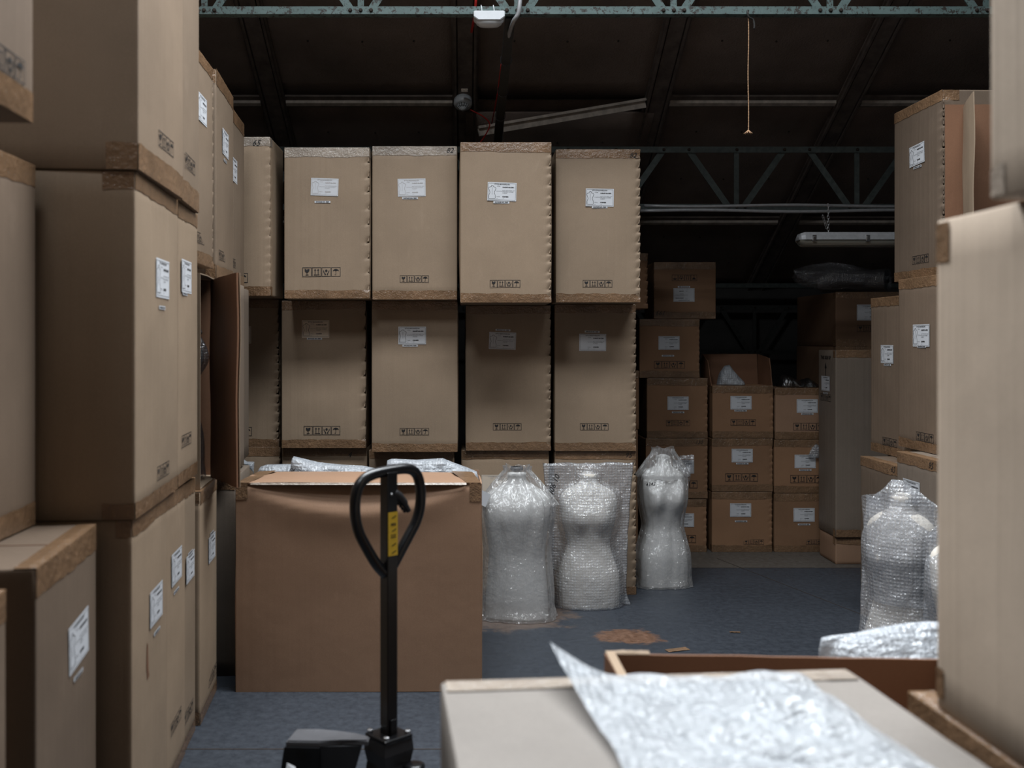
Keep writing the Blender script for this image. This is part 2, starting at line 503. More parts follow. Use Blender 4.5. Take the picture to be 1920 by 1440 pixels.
def is_rooflight(i, j):
    return j == 2 and i in (1, 2, 3)
bm = slope_slab(-3.4, 5.2, 4.99, EAVE + .12, 0.09, 0.13)
ceiling = tag(obj('ceiling', bm, M['board']), kind='structure')
obj('roof_sheet', slope_slab(-3.4, 5.2, 1.5, 3.20, 0.09, 0.13), M['wall'], ceiling)
obj('roof_sheet', slope_slab(-3.4, -1.53, 3.20, 4.99, 0.09, 0.13), M['wall'], ceiling)
obj('roof_sheet', slope_slab(3.06, 5.2, 3.20, 4.99, 0.09, 0.13), M['wall'], ceiling)
bm = bmesh.new()
vs = [bm.verts.new(p) for p in ((-3.4, 1.5, roof_z(1.5) + .1), (5.2, 1.5, roof_z(1.5) + .1), (5.2, -3.3, roof_z(6.2) + .1), (-3.4, -3.3, roof_z(6.2) + .1))]
vt = [bm.verts.new(v.co + Vector((0, 0, .05))) for v in vs]
bm.faces.new(vs); bm.faces.new(vt[::-1])
for i in range(4): bm.faces.new((vs[i], vt[i], vt[(i+1) % 4], vs[(i+1) % 4]))
obj('rear_roof_slope', bm, M['wall'], ceiling)
nail_bm = bmesh.new(); bmesh.ops.create_icosphere(nail_bm, subdivisions=1, radius=0.009)
nail_me = bpy.data.meshes.new('nail_head'); nail_bm.to_mesh(nail_me); nail_bm.free(); nail_me.materials.append(M['rust'])
for j in range(3, len(YL) - 1):
    for i in range(len(XL) - 1):
        x0, x1, y0, y1 = XL[i], XL[i+1], YL[j], YL[j+1]
        sag = random.uniform(0.012, 0.03)
        drop = (i == 2 and j == 5)
        if drop: y0 += 0.07
        obj('ceiling_board', slope_slab(x0 + .004, x1 - .004, y0 + .006, y1 - .006, 0.0 - (0.05 if drop else 0), 0.016 - (0.05 if drop else 0), sag, 0, 8, 8), M['board'], ceiling, smooth=True)
        if j >= 4:
            for a in (0.25, 0.5, 0.75):
                for b in (0.22, 0.6):
                    y = y0 + (y1 - y0) * b; x = x0 + (x1 - x0) * a + random.uniform(-.02, .02)
                    n = obj('nail_head', nail_me, None, ceiling)
                    n.location = (x, y, roof_z(y) - sag * math.sin(math.pi * a) * math.sin(math.pi * b) - (0.05 if drop else 0) - 0.004)
for x in XL[1:-1]:
    for w, t0, t1 in ((0.20, -0.022, 0.0), (0.11, -0.045, -0.022)):
        obj('rafter_board', slope_slab(x - w/2, x + w/2, 1.6, EAVE - .01, t0, t1), M['rafter'], ceiling)
    for s in (-1, 1):
        obj('rafter_batten', slope_slab(x + s*.075 - .009, x + s*.075 + .009, 1.6, EAVE - .01, -0.055, -0.022), M['rafter'], ceiling)
for y in (6.47, 7.95, 9.43):
    for i in range(len(XL) - 1):
        if y == 7.95 and i == 2: continue
        x0, x1 = XL[i] + .101, XL[i+1] - .101
        obj('purlin_batten', slope_slab(x0, x1, y - .055, y + .055, -0.014, 0.0, 0.012, 0, 8, 1), M['rafter'], ceiling)
        obj('purlin_strip', slope_slab(x0, x1, y - .016, y + .016, -0.036, -0.014, 0.012, 0, 8, 1), M['timber'], ceiling)
# the strip that has come loose and hangs across the gap
p, q = W(897, 239, 7.55), W(1211, 186, 7.9)
bm = bmesh.new(); bar(bm, p, q, 0.022, 0.02, up=(0, 0, 1)); bar(bm, p + Vector((0, .02, -.035)), q + Vector((0, .02, -.035)), 0.01, 0.055, up=(0, 0, 1))
tag(obj('loose_batten', bm, M['timber']), 'pale timber strip hanging loose diagonally below the ceiling gap', 'timber strip')
# rooflights
k = 0
for j in (2,):
    for i in (1, 2, 3):
        k += 1
        o = tag(obj('window_%d' % k, slope_slab(XL[i] + .06, XL[i+1] - .06, YL[j] + .05, YL[j+1] - .05, 0.10, 0.105), M['skyglass']), kind='structure')
        bm = bmesh.new()
        for (a0, a1, b0, b1) in ((XL[i], XL[i] + .06, YL[j], YL[j+1]), (XL[i+1] - .06, XL[i+1], YL[j], YL[j+1]), (XL[i], XL[i+1], YL[j], YL[j] + .05), (XL[i], XL[i+1], YL[j+1] - .05, YL[j+1])):
            b2 = slope_slab(a0, a1, b0, b1, 0.06, 0.13); me = bpy.data.meshes.new('t'); b2.to_mesh(me); b2.free(); bm.from_mesh(me); bpy.data.meshes.remove(me)
        obj('window_frame', bm, M['rafter'], o)

k += 1
bm = bmesh.new(); zr = lambda y: 6.9925 - math.tan(REAR) * (1.5 - y)
vs_ = [bm.verts.new((x, y, zr(y) + t)) for t in (.0, .012) for x, y in ((-1.9, .35), (-.1, .35), (-.1, 1.45), (-1.9, 1.45))]
for q4 in ((0,1,2,3),(7,6,5,4),(0,4,5,1),(1,5,6,2),(2,6,7,3),(3,7,4,0)): bm.faces.new([vs_[i] for i in q4])
tag(obj('window_%d' % k, bm, M['skyglass']), kind='structure')  # added glowing pane beneath the closed rear slope, paired with the fill lamp

# ------------------------------------------------------------------ lattice trusses
bolt_bm = bmesh.new(); lathe(bolt_bm, [(0.012, 0), (0.011, 0.006), (0.007, 0.010)], 8)
bmesh.ops.rotate(bolt_bm, verts=bolt_bm.verts, matrix=Matrix.Rotation(math.radians(90), 3, 'X'))
bolt_me = bpy.data.meshes.new('bolt'); bolt_bm.to_mesh(bolt_bm and bolt_me); bolt_bm.free(); bolt_me.materials.append(M['rust'])
def truss(label, Y, zb, zt, nodes, x0, x1, mat, half=0.35, wbar=0.045):
    t = empty('lattice_truss', (0, Y, 0))
    tag(t, label, 'roof truss', 'lattice trusses')
    for z, s in ((zb, 1), (zt, -1)):
        bm = bmesh.new()
        box(bm, (x0, -.006, z - .022), (x1, 0.0, z + .022))
        zf = z - .022 if s == 1 else z + .016
        box(bm, (x0, 0.0, zf), (x1, 0.055, zf + .006))
        box(bm, (x0, -.062, zf), (x1, -0.006, zf + .006)) if s == 1 and False else None
        obj('bottom_chord' if s == 1 else 'top_chord', bm, mat, t)
    for xn in nodes:
        bm = bmesh.new(); bar(bm, (xn, .006, zb), (xn, .006, zt), wbar * .8, .008); obj('vertical_bar', bm, mat, t)
        for s in (-1, 1):
            bm = bmesh.new(); bar(bm, (xn + s * .055, .012, zb), (xn + s * half, .012, zt), wbar, .008); obj('diagonal_bar', bm, mat, t)
        for dx, z in ((0, zb), (-.06, zb), (.06, zb), (-half, zt), (half, zt), (0, zt)):
            b = obj('bolt', bolt_me, None, t); b.location = (xn + dx, -.006, z)
    return t
Y1 = 5.76
truss('flaking green lattice truss crossing the top of the picture', Y1, 3.594, 4.04, [WX(383 + k * 293.4, Y1) for k in range(-5, 10)], -3.39, 5.19, M['green'])
Y2 = 7.3
truss('green lattice truss behind the back row of cartons', Y2, 2.665, 3.085, [WX(1381 + k * 226, Y2) for k in range(-9, 5)], -3.39, 5.19, M['green_dim'])
Y3 = 10.3
truss('dark lattice truss standing against the far wall', Y3, 1.57, 2.03, [WX(1415 + k * 161, Y3) for k in range(-10, 6)], -3.39, 5.19, M['dark_steel'])
bm = bmesh.new(); box(bm, (-3.39, 10.12, 2.225), (5.19, 10.2, 2.27)); tag(obj('eaves_beam', bm, M['green_dim']), 'grey steel eaves beam above the dark far truss', 'beam')

# longitudinal tie, conduit, cables
tie = empty('roof_tie', (0, 0, 0)); tag(tie, 'dark steel tie running back from green truss, with cable clipped to it', 'steel tie')
A, B = Vector((WX(957, 5.8), 5.8, 3.58)), Vector((WX(929, 7.3), 7.3, 2.99))
bm = bmesh.new(); bar(bm, A, B, 0.055, 0.05, up=(0, 0, 1)); obj('tie_bar', bm, M['dark_metal'], tie)
for t in (.25, .45, .62):
    c = A.lerp(B, t); bm = bmesh.new()
    tube(bm, [c + Vector((.035 * math.cos(a), 0, .038 * math.sin(a) - .008)) for a in [2*math.pi*k/14 for k in range(14)]], 0.0022, 6, closed=True)
    obj('cable_tie', bm, M['black_matt'], tie)
cab = spline([W(976, -12, 5.7), W(972, 24, 5.7), W(962, 42, 5.75), W(953, 75, 6.0), W(949, 140, 6.35), W(944, 200, 6.75), W(939, 275, 7.2)], 6)
bm = bmesh.new(); tube(bm, cab, 0.0125, 8); tag(obj('grey_cable', bm, M['galv'], smooth=True), 'grey cable curving over truss and down the dark roof tie', 'cable')
bm = bmesh.new(); tube(bm, spline([W(893, -14, 5.82), W(892, 8, 5.83), W(890, 30, 5.9), W(884, 60, 6.3)], 6), 0.008, 8); tag(obj('red_cable', bm, M['red_cable'], smooth=True), 'red cable passing behind truss above the white emergency lamp', 'cable')
bm = bmesh.new(); tube(bm, spline([W(882, 206, 7.55), W(905, 218, 7.5), W(918, 232, 7.4), W(912, 250, 7.35), W(897, 272, 7.3)], 6), 0.005, 8); tag(obj('red_cable', bm, M['red_cable'], smooth=True), 'thin red cable trailing right from the smoke detector', 'cable')
bm = bmesh.new(); tube(bm, spline([W(940, 120, 6.2), W(932, 180, 6.6), W(922, 232, 7.1)], 6), 0.004, 8); tag(obj('red_cable', bm, M['red_cable'], smooth=True), 'thin red cable running down beside the dark roof tie', 'cable')

for dz, dy, lb in ((0.035, 0, 'upper of two grey conduits along the bottom of rear truss'), (-0.004, -.02, 'lower of two grey conduits along the bottom of rear truss')):
    bm = bmesh.new()
    x0 = WX(1208 if dz > 0 else 1190, 7.2)
    pts = [(x0 + (5.1 - x0) * i / 24, 7.2 + dy, 2.625 + dz + 0.006 * math.sin(i * .7 + dz * 90)) for i in range(25)]
    tube(bm, pts, 0.0115, 10)
    tag(obj('conduit_pipe', bm, M['galv'], smooth=True), lb, 'pipe', 'conduits on the rear truss')

# emergency lamp on the front truss
lamp = empty('emergency_light', (WX(917, 5.70), 5.70, WZ(38, 5.70))); tag(lamp, 'white emergency light hanging under green truss', 'light fitting')
bm = bmesh.new()
prof = [(-.088, .040), (.088, .040), (.088, .006), (.062, -.014), (-.062, -.014), (-.088, .006)]
a = [bm.verts.new((x, -.05, z)) for x, z in prof]; b = [bm.verts.new((x, .05, z)) for x, z in prof]
bm.faces.new(a); bm.faces.new(b[::-1])
for i in range(6): bm.faces.new((a[i], a[(i+1) % 6], b[(i+1) % 6], b[i]))
bmesh.ops.bevel(bm, geom=list(bm.edges), offset=.004, segments=2, affect='EDGES')
obj('housing', bm, M['white_plastic'], lamp)
bm = bmesh.new(); pts = []
n = 20
rings = []
for (sx, sy, z) in ((.080, .046, -.004), (.072, .042, -.022), (.055, .032, -.034), (.03, .018, -.039)):
    rings.append([bm.verts.new((sx * math.copysign(abs(math.cos(t)) ** .6, math.cos(t)), sy * math.copysign(abs(math.sin(t)) ** .6, math.sin(t)), z)) for t in [2*math.pi*k/n for k in range(n)]])
for r0, r1 in zip(rings, rings[1:]):
    for k in range(n): bm.faces.new((r0[k], r0[(k+1) % n], r1[(k+1) % n], r1[k]))
bm.faces.new(rings[-1])
obj('lens_cover', bm, M['white_plastic'], lamp, smooth=True)
for dx in (-.04, .03):
    bm = bmesh.new(); tube(bm, spline([(dx, -.02, .038), (dx - .004, -.02, .07), (dx - .006, .0, .085), (dx - .002, .03, .082)], 4), .0028, 6); obj('hook', bm, M['white_plastic'], lamp, smooth=True)

# smoke detector on the middle rafter
Yd = 7.86; zc = roof_z(7.86) - .055 - .052
det = empty('smoke_detector', (WX(868, Yd), Yd, zc)); tag(det, 'round white smoke detector on the middle rafter', 'smoke detector')
det.scale = (1.12,) * 3; det.rotation_euler = (-SLOPE, 0, 0)
bm = bmesh.new(); lathe(bm, [(0.05, .05), (0.064, .046), (0.066, .010), (0.060, -.004), (0.050, -.010), (0.03, -.008)], 28); obj('base', bm, M['white_plastic'], det, smooth=True)
bm = bmesh.new(); lathe(bm, [(0.036, .0), (0.032, -.022), (.016, -.03)], 20); obj('chamber', bm, M['dark_steel'], det, smooth=True)
for k in range(12):
    a = 2 * math.pi * k / 12
    bm = bmesh.new(); bar(bm, (.052 * math.cos(a), .052 * math.sin(a), .006), (.02 * math.cos(a), .02 * math.sin(a), -.036), .006, .004, up=(-math.sin(a), math.cos(a), 0)); obj('grille_rib', bm, M['white_plastic'], det)
for r, z in ((.046, -.004), (.034, -.02)):
    bm = bmesh.new(); tube(bm, [(r * math.cos(2*math.pi*k/24), r * math.sin(2*math.pi*k/24), z) for k in range(24)], .0025, 6, closed=True); obj('grille_ring', bm, M['white_plastic'], det, smooth=True)
bm = bmesh.new(); lathe(bm, [(0.022, -.030), (0.020, -.042), (.008, -.048)], 20); obj('cap', bm, M['white_plastic'], det, smooth=True)
bm = boxbm((-.025, -.002, -.012), (.025, .002, .012)); o = tag(obj('detector_tag', bm, M['paper_warm']), 'small dotted tag above the smoke detector', 'tag'); o.location = W(871, 169, 7.7)
bm = bmesh.new()
for k in range(9):
    x = -.020 + .005 * k; z = .005 if k % 2 else -.004
    box(bm, (x, -.003, z - .003), (x + .0035, -.0021, z + .003))
obj('print', bm, M['ink'], o)

# rope with knot under the front truss
rope = empty('hanging_rope', W(1403, 40, 5.74)); tag(rope, 'thin frayed brown rope dangling from green truss', 'rope')
L = WZ(20, 5.74) - WZ(248, 5.74); z0 = WZ(20, 5.74) - WZ(40, 5.74)
pts = [(0.002 * math.sin(k * .15), 0.002 * math.cos(k * .11), z0 - L * k / 60) for k in range(61)]
for ph in (0, math.pi):
    bm = bmesh.new(); tube(bm, [(p[0] + .0016 * math.cos(k * 2.2 + ph), p[1] + .0016 * math.sin(k * 2.2 + ph), p[2]) for k, p in enumerate(pts)], .0022, 6)
    obj('strand', bm, M['rope'], rope, smooth=True)
bm = bmesh.new()
for k in range(9):
    a = k * .7; tube(bm, [(0, 0, pts[-1][2] + .012), (.014 * math.cos(a), .01 * math.sin(a), pts[-1][2]), (.024 * math.cos(a), .02 * math.sin(a), pts[-1][2] - .008)], .003, 5)
obj('frayed_end', bm, M['rope'], rope, smooth=True)
bm = bmesh.new(); tube(bm, spline([(0, 0, z0 + .0), (-.008, -.01, -.01 + z0), (.0, -.01, z0 - .04), (.026, 0, z0 - .05), (.034, 0, z0 - .075), (.034, 0, z0 - .105)], 5), .006, 6); obj('loop_knot', bm, M['dark_metal'], rope, smooth=True)

# fluorescent batten on a chain
Yf = 7.05
fit = empty('fluorescent_light', (WX(1495, Yf), Yf, WZ(450, Yf))); tag(fit, 'unlit grey fluorescent batten light hanging on chain', 'light fitting')
Lf = 1.55
bm = bmesh.new()
prof = [(-.062, -.002), (-.055, .03), (-.038, .052), (.038, .052), (.055, .03), (.062, -.002)]
rings = []
for x, s in ((0, .35), (.012, .8), (.04, 1), (Lf - .04, 1), (Lf - .012, .8), (Lf, .35)):
    rings.append([bm.verts.new((x, y * (s * .5 + .5), z * s if z > 0 else z)) for y, z in prof])
for r0, r1 in zip(rings, rings[1:]):
    for k in range(6): bm.faces.new((r0[k], r0[(k+1) % 6], r1[(k+1) % 6], r1[k]))
bm.faces.new(rings[0][::-1]); bm.faces.new(rings[-1])
obj('canopy', bm, M['galv'], fit)
bm = bmesh.new(); rings = []
for x, s in ((.004, .3), (.02, .9), (.05, 1), (Lf - .05, 1), (Lf - .02, .9), (Lf - .004, .3)):
    rings.append([bm.verts.new((x, .054 * math.cos(a), -.004 + .048 * s * math.sin(a))) for a in [math.pi + math.pi * k / 10 for k in range(11)]])
for r0, r1 in zip(rings, rings[1:]):
    for k in range(10): bm.faces.new((r0[k], r0[k+1], r1[k+1], r1[k]))
obj('diffuser', bm, M['diffuser'], fit, smooth=True)
bm = bmesh.new(); tube(bm, [(.05, 0, -.024), (Lf - .05, 0, -.024)], .013, 12); obj('lamp_tube', bm, M['paper_warm'], fit, smooth=True)
for x in (.085, .46, .85, 1.25):
    bm = bmesh.new(); box(bm, (x, -.066, -.016), (x + .028, -.058, .03), .002); box(bm, (x + .004, -.071, -.006), (x + .024, -.065, .018), .002); obj('clip', bm, M['steel'], fit)
for xs in (1553 - 1495,):
    xc = xs * Yf / F
    top = 2.66 - fit.location.z
    z = .055; k = 0
    while z < top:
        bm = bmesh.new(); hx, hz = .007, .014
        ring = [(hx * math.cos(a), hz * math.sin(a)) for a in [2*math.pi*i/12 for i in range(12)]]
        tube(bm, [((xc + p[0]), 0, z + p[1]) if k % 2 else (xc, p[0], z + p[1]) for p in ring], .0022, 5, closed=True)
        obj('chain_link', bm, M['steel'], fit, smooth=True); z += .021; k += 1
    for i in range(5):
        bm = bmesh.new(); cx = xc - .012 - i * .006; cz = .09 + i * .019
        tube(bm, [(cx + .006 * math.cos(a), .004, cz + .012 * math.sin(a)) for a in [2*math.pi*j/10 for j in range(10)]], .002, 5, closed=True)
        obj('chain_link', bm, M['steel'], fit, smooth=True)

# ------------------------------------------------------------------ printed matter (shared meshes)
def poly2(bm, pts, y=0.0):      # flat ink shape
    bm.faces.new([bm.verts.new((x, y, z)) for x, z in pts])
def line2(bm, a, b, w, y=0.0):
    ax, az = a; bx, bz = b; d = math.hypot(bx - ax, bz - az) or 1
    nx, nz = -(bz - az) / d * w / 2, (bx - ax) / d * w / 2
    poly2(bm, [(ax + nx, az + nz), (bx + nx, bz + nz), (bx - nx, bz - nz), (ax - nx, az - nz)], y)
def path2(bm, pts, w, y=0.0):
    for a, b in zip(pts, pts[1:]): line2(bm, a, b, w, y)
def finish2(bm, name, mat):
    for f_ in bm.faces:
        f_.normal_update()
        if f_.normal.y > 0: f_.normal_flip()
    me = bpy.data.meshes.new(name); bm.to_mesh(me); bm.free(); me.materials.append(mat); return me

def text_into(bm, s, x, z, size, bold=0.0, ang=0.0, shear=0.0, align='LEFT', y=0.0):
    cu = bpy.data.curves.new('txt', 'FONT'); cu.body = s; cu.size = size; cu.resolution_u = 2; cu.offset = bold; cu.shear = shear; cu.align_x = align
    o = bpy.data.objects.new('txt', cu); COL.objects.link(o)
    bpy.context.view_layer.update()
    me = bpy.data.meshes.new_from_object(o.evaluated_get(bpy.context.evaluated_depsgraph_get()))
    bpy.data.objects.remove(o)
    ca, sa = math.cos(ang), math.sin(ang)
    for v in me.vertices:
        X, Z = v.co.x, v.co.y
        v.co = (x + X * ca - Z * sa, y, z + X * sa + Z * ca)
    bm.from_mesh(me); bpy.data.meshes.remove(me)

def symbols_mesh(solid=True):
    bm = bmesh.new(); s = .046; g = .0045
    for k in range(4):
        x0 = -2 * s - 1.5 * g + k * (s + g); c = x0 + s / 2
        w = .0026
        line2(bm, (x0, -s/2), (x0 + s, -s/2), w); line2(bm, (x0, s/2), (x0 + s, s/2), w)
        line2(bm, (x0, -s/2 - w/2), (x0, s/2 + w/2), w); line2(bm, (x0 + s, -s/2 - w/2), (x0 + s, s/2 + w/2), w)
        if k == 0:   # glass
            poly2(bm, [(c - .013, .015), (c - .004, .015), (c - .001, .008), (c + .002, .015), (c + .013, .015), (c + .011, .004), (c + .005, -.002), (c - .005, -.002), (c - .011, .004)])
            line2(bm, (c, -.002), (c, -.014), .003); line2(bm, (c - .008, -.015), (c + .008, -.015), .003)
        elif k == 1: # arrows
            for d in (-.008, .008):
                line2(bm, (c + d, -.011), (c + d, .010), .0036)
                poly2(bm, [(c + d - .0055, .008), (c + d + .0055, .008), (c + d, .017)])
            line2(bm, (c - .015, -.015), (c + .015, -.015), .003)
        elif k == 2: # hands holding
            for m_ in (-1, 1):
                poly2(bm, [(c + m_*.002, -.017), (c + m_*.009, -.017), (c + m_*.009, -.010), (c + m_*.016, .000), (c + m_*.016, .010), (c + m_*.012, .006), (c + m_*.010, -.003), (c + m_*.003, -.009)])
            poly2(bm, [(c + .0065 * math.cos(a), .006 + .0075 * math.sin(a)) for a in [2*math.pi*i/8 for i in range(8)]])
        else:        # umbrella
            arc = [(c + .016 * math.cos(a), .003 + .013 * math.sin(a)) for a in [math.pi * i / 10 for i in range(11)]]
            poly2(bm, arc + [(c - .008, .006), (c, .003), (c + .008, .006)][::1])
            line2(bm, (c, .016), (c, -.013), .0026); path2(bm, [(c, -.013), (c - .003, -.016), (c - .006, -.013)], .0024)
    return finish2(bm, 'handling_symbols', M['ink'])
SYM = symbols_mesh()

LW, LH = .177, .113
def paper_mesh(mat, w=LW, h=LH, curl=False):
    bm = bmesh.new()
    g = [[bm.verts.new((-w/2 + w*i/4, -.0004 - (.012 if (curl and i == 4 and j == 0) else 0), -h/2 + h*j/3)) for i in range(5)] for j in range(4)]
    for j in range(3):
        for i in range(4): bm.faces.new((g[j][i], g[j][i+1], g[j+1][i+1], g[j+1][i]))
    return finish2(bm, 'shipping_label', mat)
PAPER = {'w': paper_mesh(M['paper']), 'y': paper_mesh(M['paper_warm'])}
def bust_outline(bm, cx, cz, s, w=.0021, tall=1.0):
    half = [(0, .5), (.06, .5), (.07, .42), (.22, .36), (.26, .28), (.20, .12), (.15, -.04), (.22, -.25), (.22, -.5), (0, -.5)]
    for m_ in (-1, 1): path2(bm, [(cx + m_ * a * s, cz + b * s * tall) for a, b in half], w, -.0012)
    path2(bm, [(cx, cz + .36 * s * tall), (cx, cz - .2 * s * tall)], w * .6, -.0012)
def print_mesh(kind, ink):
    bm = bmesh.new(); y = -.0012
    w = .0012
    for a, b in (((-.083, -.056), (.083, -.056)), ((-.083, .056), (.083, .056)), ((-.083, -.056), (-.083, .056)), ((.083, -.056), (.083, .056))):
        line2(bm, a, b, w, y)
    text_into(bm, 'STYLE MANNEQUIN', 0, .046, .0105, .0002, align='CENTER', y=y)
    if kind != 'plain': bust_outline(bm, -.060, -.004, .088, tall=1.0 if kind == 'bust' else 1.0)
    text_into(bm, 'MODEL', -.032, .034, .0065, y=y)
    text_into(bm, '10-BUST-36-C001', .002, .027, .0095, .0007, y=y)
    text_into(bm, 'DESCRIPTION', -.034, .000, .0058, y=y)
    text_into(bm, 'BUST WITH NECK CAP', .003, .006, .0072, y=y)
    text_into(bm, 'AND BASE COVERED', .003, -.003, .0072, y=y)
    text_into(bm, 'IN JERSEY', .003, -.012, .0072, y=y)
    text_into(bm, 'ORDER', -.034, -.037, .0065, y=y)
    text_into(bm, 'C106073', .003, -.038, .010, .0008, y=y)
    text_into(bm, 'QTY', -.034, -.050, .0055, y=y); text_into(bm, '1 PC', .003, -.050, .0055, y=y)
    for v in bm.verts: v.co.z *= .90
    return finish2(bm, 'label_print', ink)
PRINT = {('bust', 0): print_mesh('bust', M['ink']), ('plain', 0): print_mesh('plain', M['ink']),
         ('bust', 1): print_mesh('bust', M['ink_faint']), ('plain', 1): print_mesh('plain', M['ink_faint'])}
STICK = paper_mesh(M['paper'], .098, .0125)
bm = bmesh.new(); text_into(bm, 'INVOICE NO. 0203', 0, -.0032, .0098, .0005, align='CENTER', y=-.0012); STICKP = finish2(bm, 'sticker_print', M['ink'])
_written = {}
def writing(s, size, ang=0.0):
    k = (s, size, ang)
    if k not in _written:
        bm = bmesh.new(); text_into(bm, s, 0, -size * .35, size, .0, ang, .35, 'CENTER'); _written[k] = finish2(bm, 'marker_writing', M['ink'])
    return _written[k]

# ------------------------------------------------------------------ cartons
class Carton:
    def __init__(s, label, mat, w, d, h, loc, yaw, dents=(), bulge=.006, seed=0, group=None, name='cardboard_carton', body=True, seam=True, notch=.055, notch_amp=.017):
        s.w, s.d, s.h, s.yaw, s.dents, s.bulge = w, d, h, yaw, dents, bulge
        s.mat = mat; s.seam = seam
        s.rnd = random.Random(seed)
        s.off = Vector((s.rnd.uniform(-50, 50), s.rnd.uniform(-50, 50), s.rnd.uniform(-50, 50)))
        s.loc = Vector(loc)
        s.root = empty(name, loc, yaw)
        tag(s.root, label, 'cardboard box', group)
        s.notch_amp = notch_amp
        s.notches = []
        z = s.rnd.uniform(.03, .06)
        while z < h - .03:
            s.notches.append((z, s.rnd.uniform(.55, 1.25)))
            z += notch * s.rnd.uniform(.8, 1.25)
        if body: s.make_body()
    # outward displacement of the wall
    def disp(s, face, u, z):
        L = s.w if face in ('front', 'back') else s.d
        a = u / L + .5 if face in ('front', 'back') else u / L
        if face == 'left': a = -u / L
        v = z / s.h
        k = max(0, min(1, a)); v2 = max(0, min(1, v))
        e = (math.sin(math.pi * k) ** .7) * (math.sin(math.pi * v2) ** .5)
        o = s.bulge * e
        o += .004 * e * noise.noise(Vector((a * 2, v * 4, 0)) + s.off)
        return o
    def dent(s, dist, z):
        if dist > .036: return 0.0
        zz = z + .45 * dist
        val = 0.0
        for zk, am in s.notches:
            t = (zz - zk) / .045
            if 0 <= t < 1: val = max(val, am * (1 - t) ** 1.3)
            elif -.12 < t < 0: val = max(val, am * (1 + t / .12))
        return s.notch_amp * val * (1 - dist / .036) ** .8
    def pt(s, face, u, z, off=0.0):
        w2, d = s.w / 2, s.d
        if face == 'front': p, n, c0, c1 = Vector((u, 0, z)), Vector((0, -1, 0)), ('fl', u + w2), ('fr', w2 - u)
        elif face == 'right': p, n, c0, c1 = Vector((w2, u, z)), Vector((1, 0, 0)), ('fr', u), ('br', d - u)
        elif face == 'left': p, n, c0, c1 = Vector((-w2, -u, z)), Vector((-1, 0, 0)), ('bl', d + u), ('fl', -u)
        else: p, n, c0, c1 = Vector((-u, d, z)), Vector((0, 1, 0)), ('br', u + w2), ('bl', w2 - u)
        o = s.disp(face, u, z)
        for cn, dist in (c0, c1):
            if cn in s.dents: o -= s.dent(dist, z)
        return p + n * (o + off)
    def urange(s, face):
        return {'front': (-s.w/2, s.w/2), 'back': (-s.w/2, s.w/2), 'right': (0, s.d), 'left': (-s.d, 0)}[face]
    def make_body(s):
        bm = bmesh.new()
        dense = bool(s.dents)
        near = [.003, .009, .018, .027, .036] if dense else [.003, .012]
        ring = []
        for f_ in ('front', 'right', 'back', 'left'):
            a, b = s.urange(f_)
            us = [a + k for k in near] + [a + (b - a) * k / 8 for k in range(1, 8)] + [b - k for k in reversed(near)]
            ring += [(f_, u) for u in us]
        nz = max(10, int(s.h / .0085)) if dense else max(8, int(s.h / .08))
        zs = [0, .004] + [s.h * k / nz for k in range(1, nz)] + [s.h - .004, s.h]
        rows = []
        for k, z in enumerate(zs):
            row = []
            for (f_, u) in ring:
                p = s.pt(f_, u, z, -.003 if k in (0, len(zs) - 1) else 0)
                if k > 0: p.z = z + (.002 * noise.noise(Vector((u * 9, z, 0)) + s.off) if k >= len(zs) - 2 else 0)
                row.append(bm.verts.new(p))
            rows.append(row)
        n = len(ring)
        for r0, r1 in zip(rows, rows[1:]):
            for k in range(n):
                bm.faces.new((r0[k], r0[(k+1) % n], r1[(k+1) % n], r1[k])).smooth = True
        for r_ in (rows[0][::-1], rows[-1]):
            f_ = bm.faces.new(r_)
            for e in f_.edges: e.smooth = False
        me = bpy.data.meshes.new('body'); bm.to_mesh(me); bm.free(); me.materials.append(s.mat)
        o = bpy.data.objects.new('body', me); COL.objects.link(o); o.parent = s.root
        # closing flaps meet in a seam across the top
        if not s.seam: return o
        bm = bmesh.new(); zt = s.h + .0006
        box(bm, (-s.w/2 + .01, s.d/2 - .0015, zt - .001), (s.w/2 - .01, s.d/2 + .0015, zt + .0012)); obj('flap_seam', bm, M['inner'], s.root)
        return o
    def tape(s, face, where, h=.055, ret=.05, mat=None, drop=0.0):
        """strip along the top or bottom edge of one face, folded over the edge and round the corners"""
        bm = bmesh.new(); a, b = s.urange(face); off = .0016
        ragged = [s.rnd.uniform(-.003, .003) for _ in range(40)]
        def grid(fc, u0, u1, nu, fold):
            rows = []
            if where == 'top':
                zr = [s.h - h + h * k / 4 for k in range(5)]
            else:
                zr = [h - h * k / 4 for k in range(5)]
            for k, z in enumerate(zr):
                row = []
                for i in range(nu + 1):
                    u = u0 + (u1 - u0) * i / nu
                    zz = z + (ragged[i % 40] + (.006 * noise.noise(Vector((u * 5, 0, 3)) + s.off)) if k == 0 else 0)
                    zz = max(.001, min(s.h - .001, zz))
                    row.append(bm.verts.new(s.pt(fc, u, zz, off)))
                rows.append(row)
            if fold and where == 'top':
                nrm = {'front': (0, 1, 0), 'right': (-1, 0, 0), 'left': (1, 0, 0), 'back': (0, -1, 0)}[fc]
                for dd in (.0, .03, .055):
                    rows.append([bm.verts.new(s.pt(fc, u0 + (u1 - u0) * i / nu, s.h, off if dd == 0 else 0) + Vector(nrm) * dd + Vector((0, 0, .0022 + .001 * s.rnd.random()))) for i in range(nu + 1)])
            for r0, r1 in zip(rows, rows[1:]):
                for i in range(nu): bm.faces.new((r0[i], r0[i+1], r1[i+1], r1[i])).smooth = True
        grid(face, a + .002, b - .002, 16, True)
        nb = {'front': (('left', 1), ('right', 0)), 'right': (('front', 1), ('back', 0)), 'left': (('back', 1), ('front', 0))}[face]
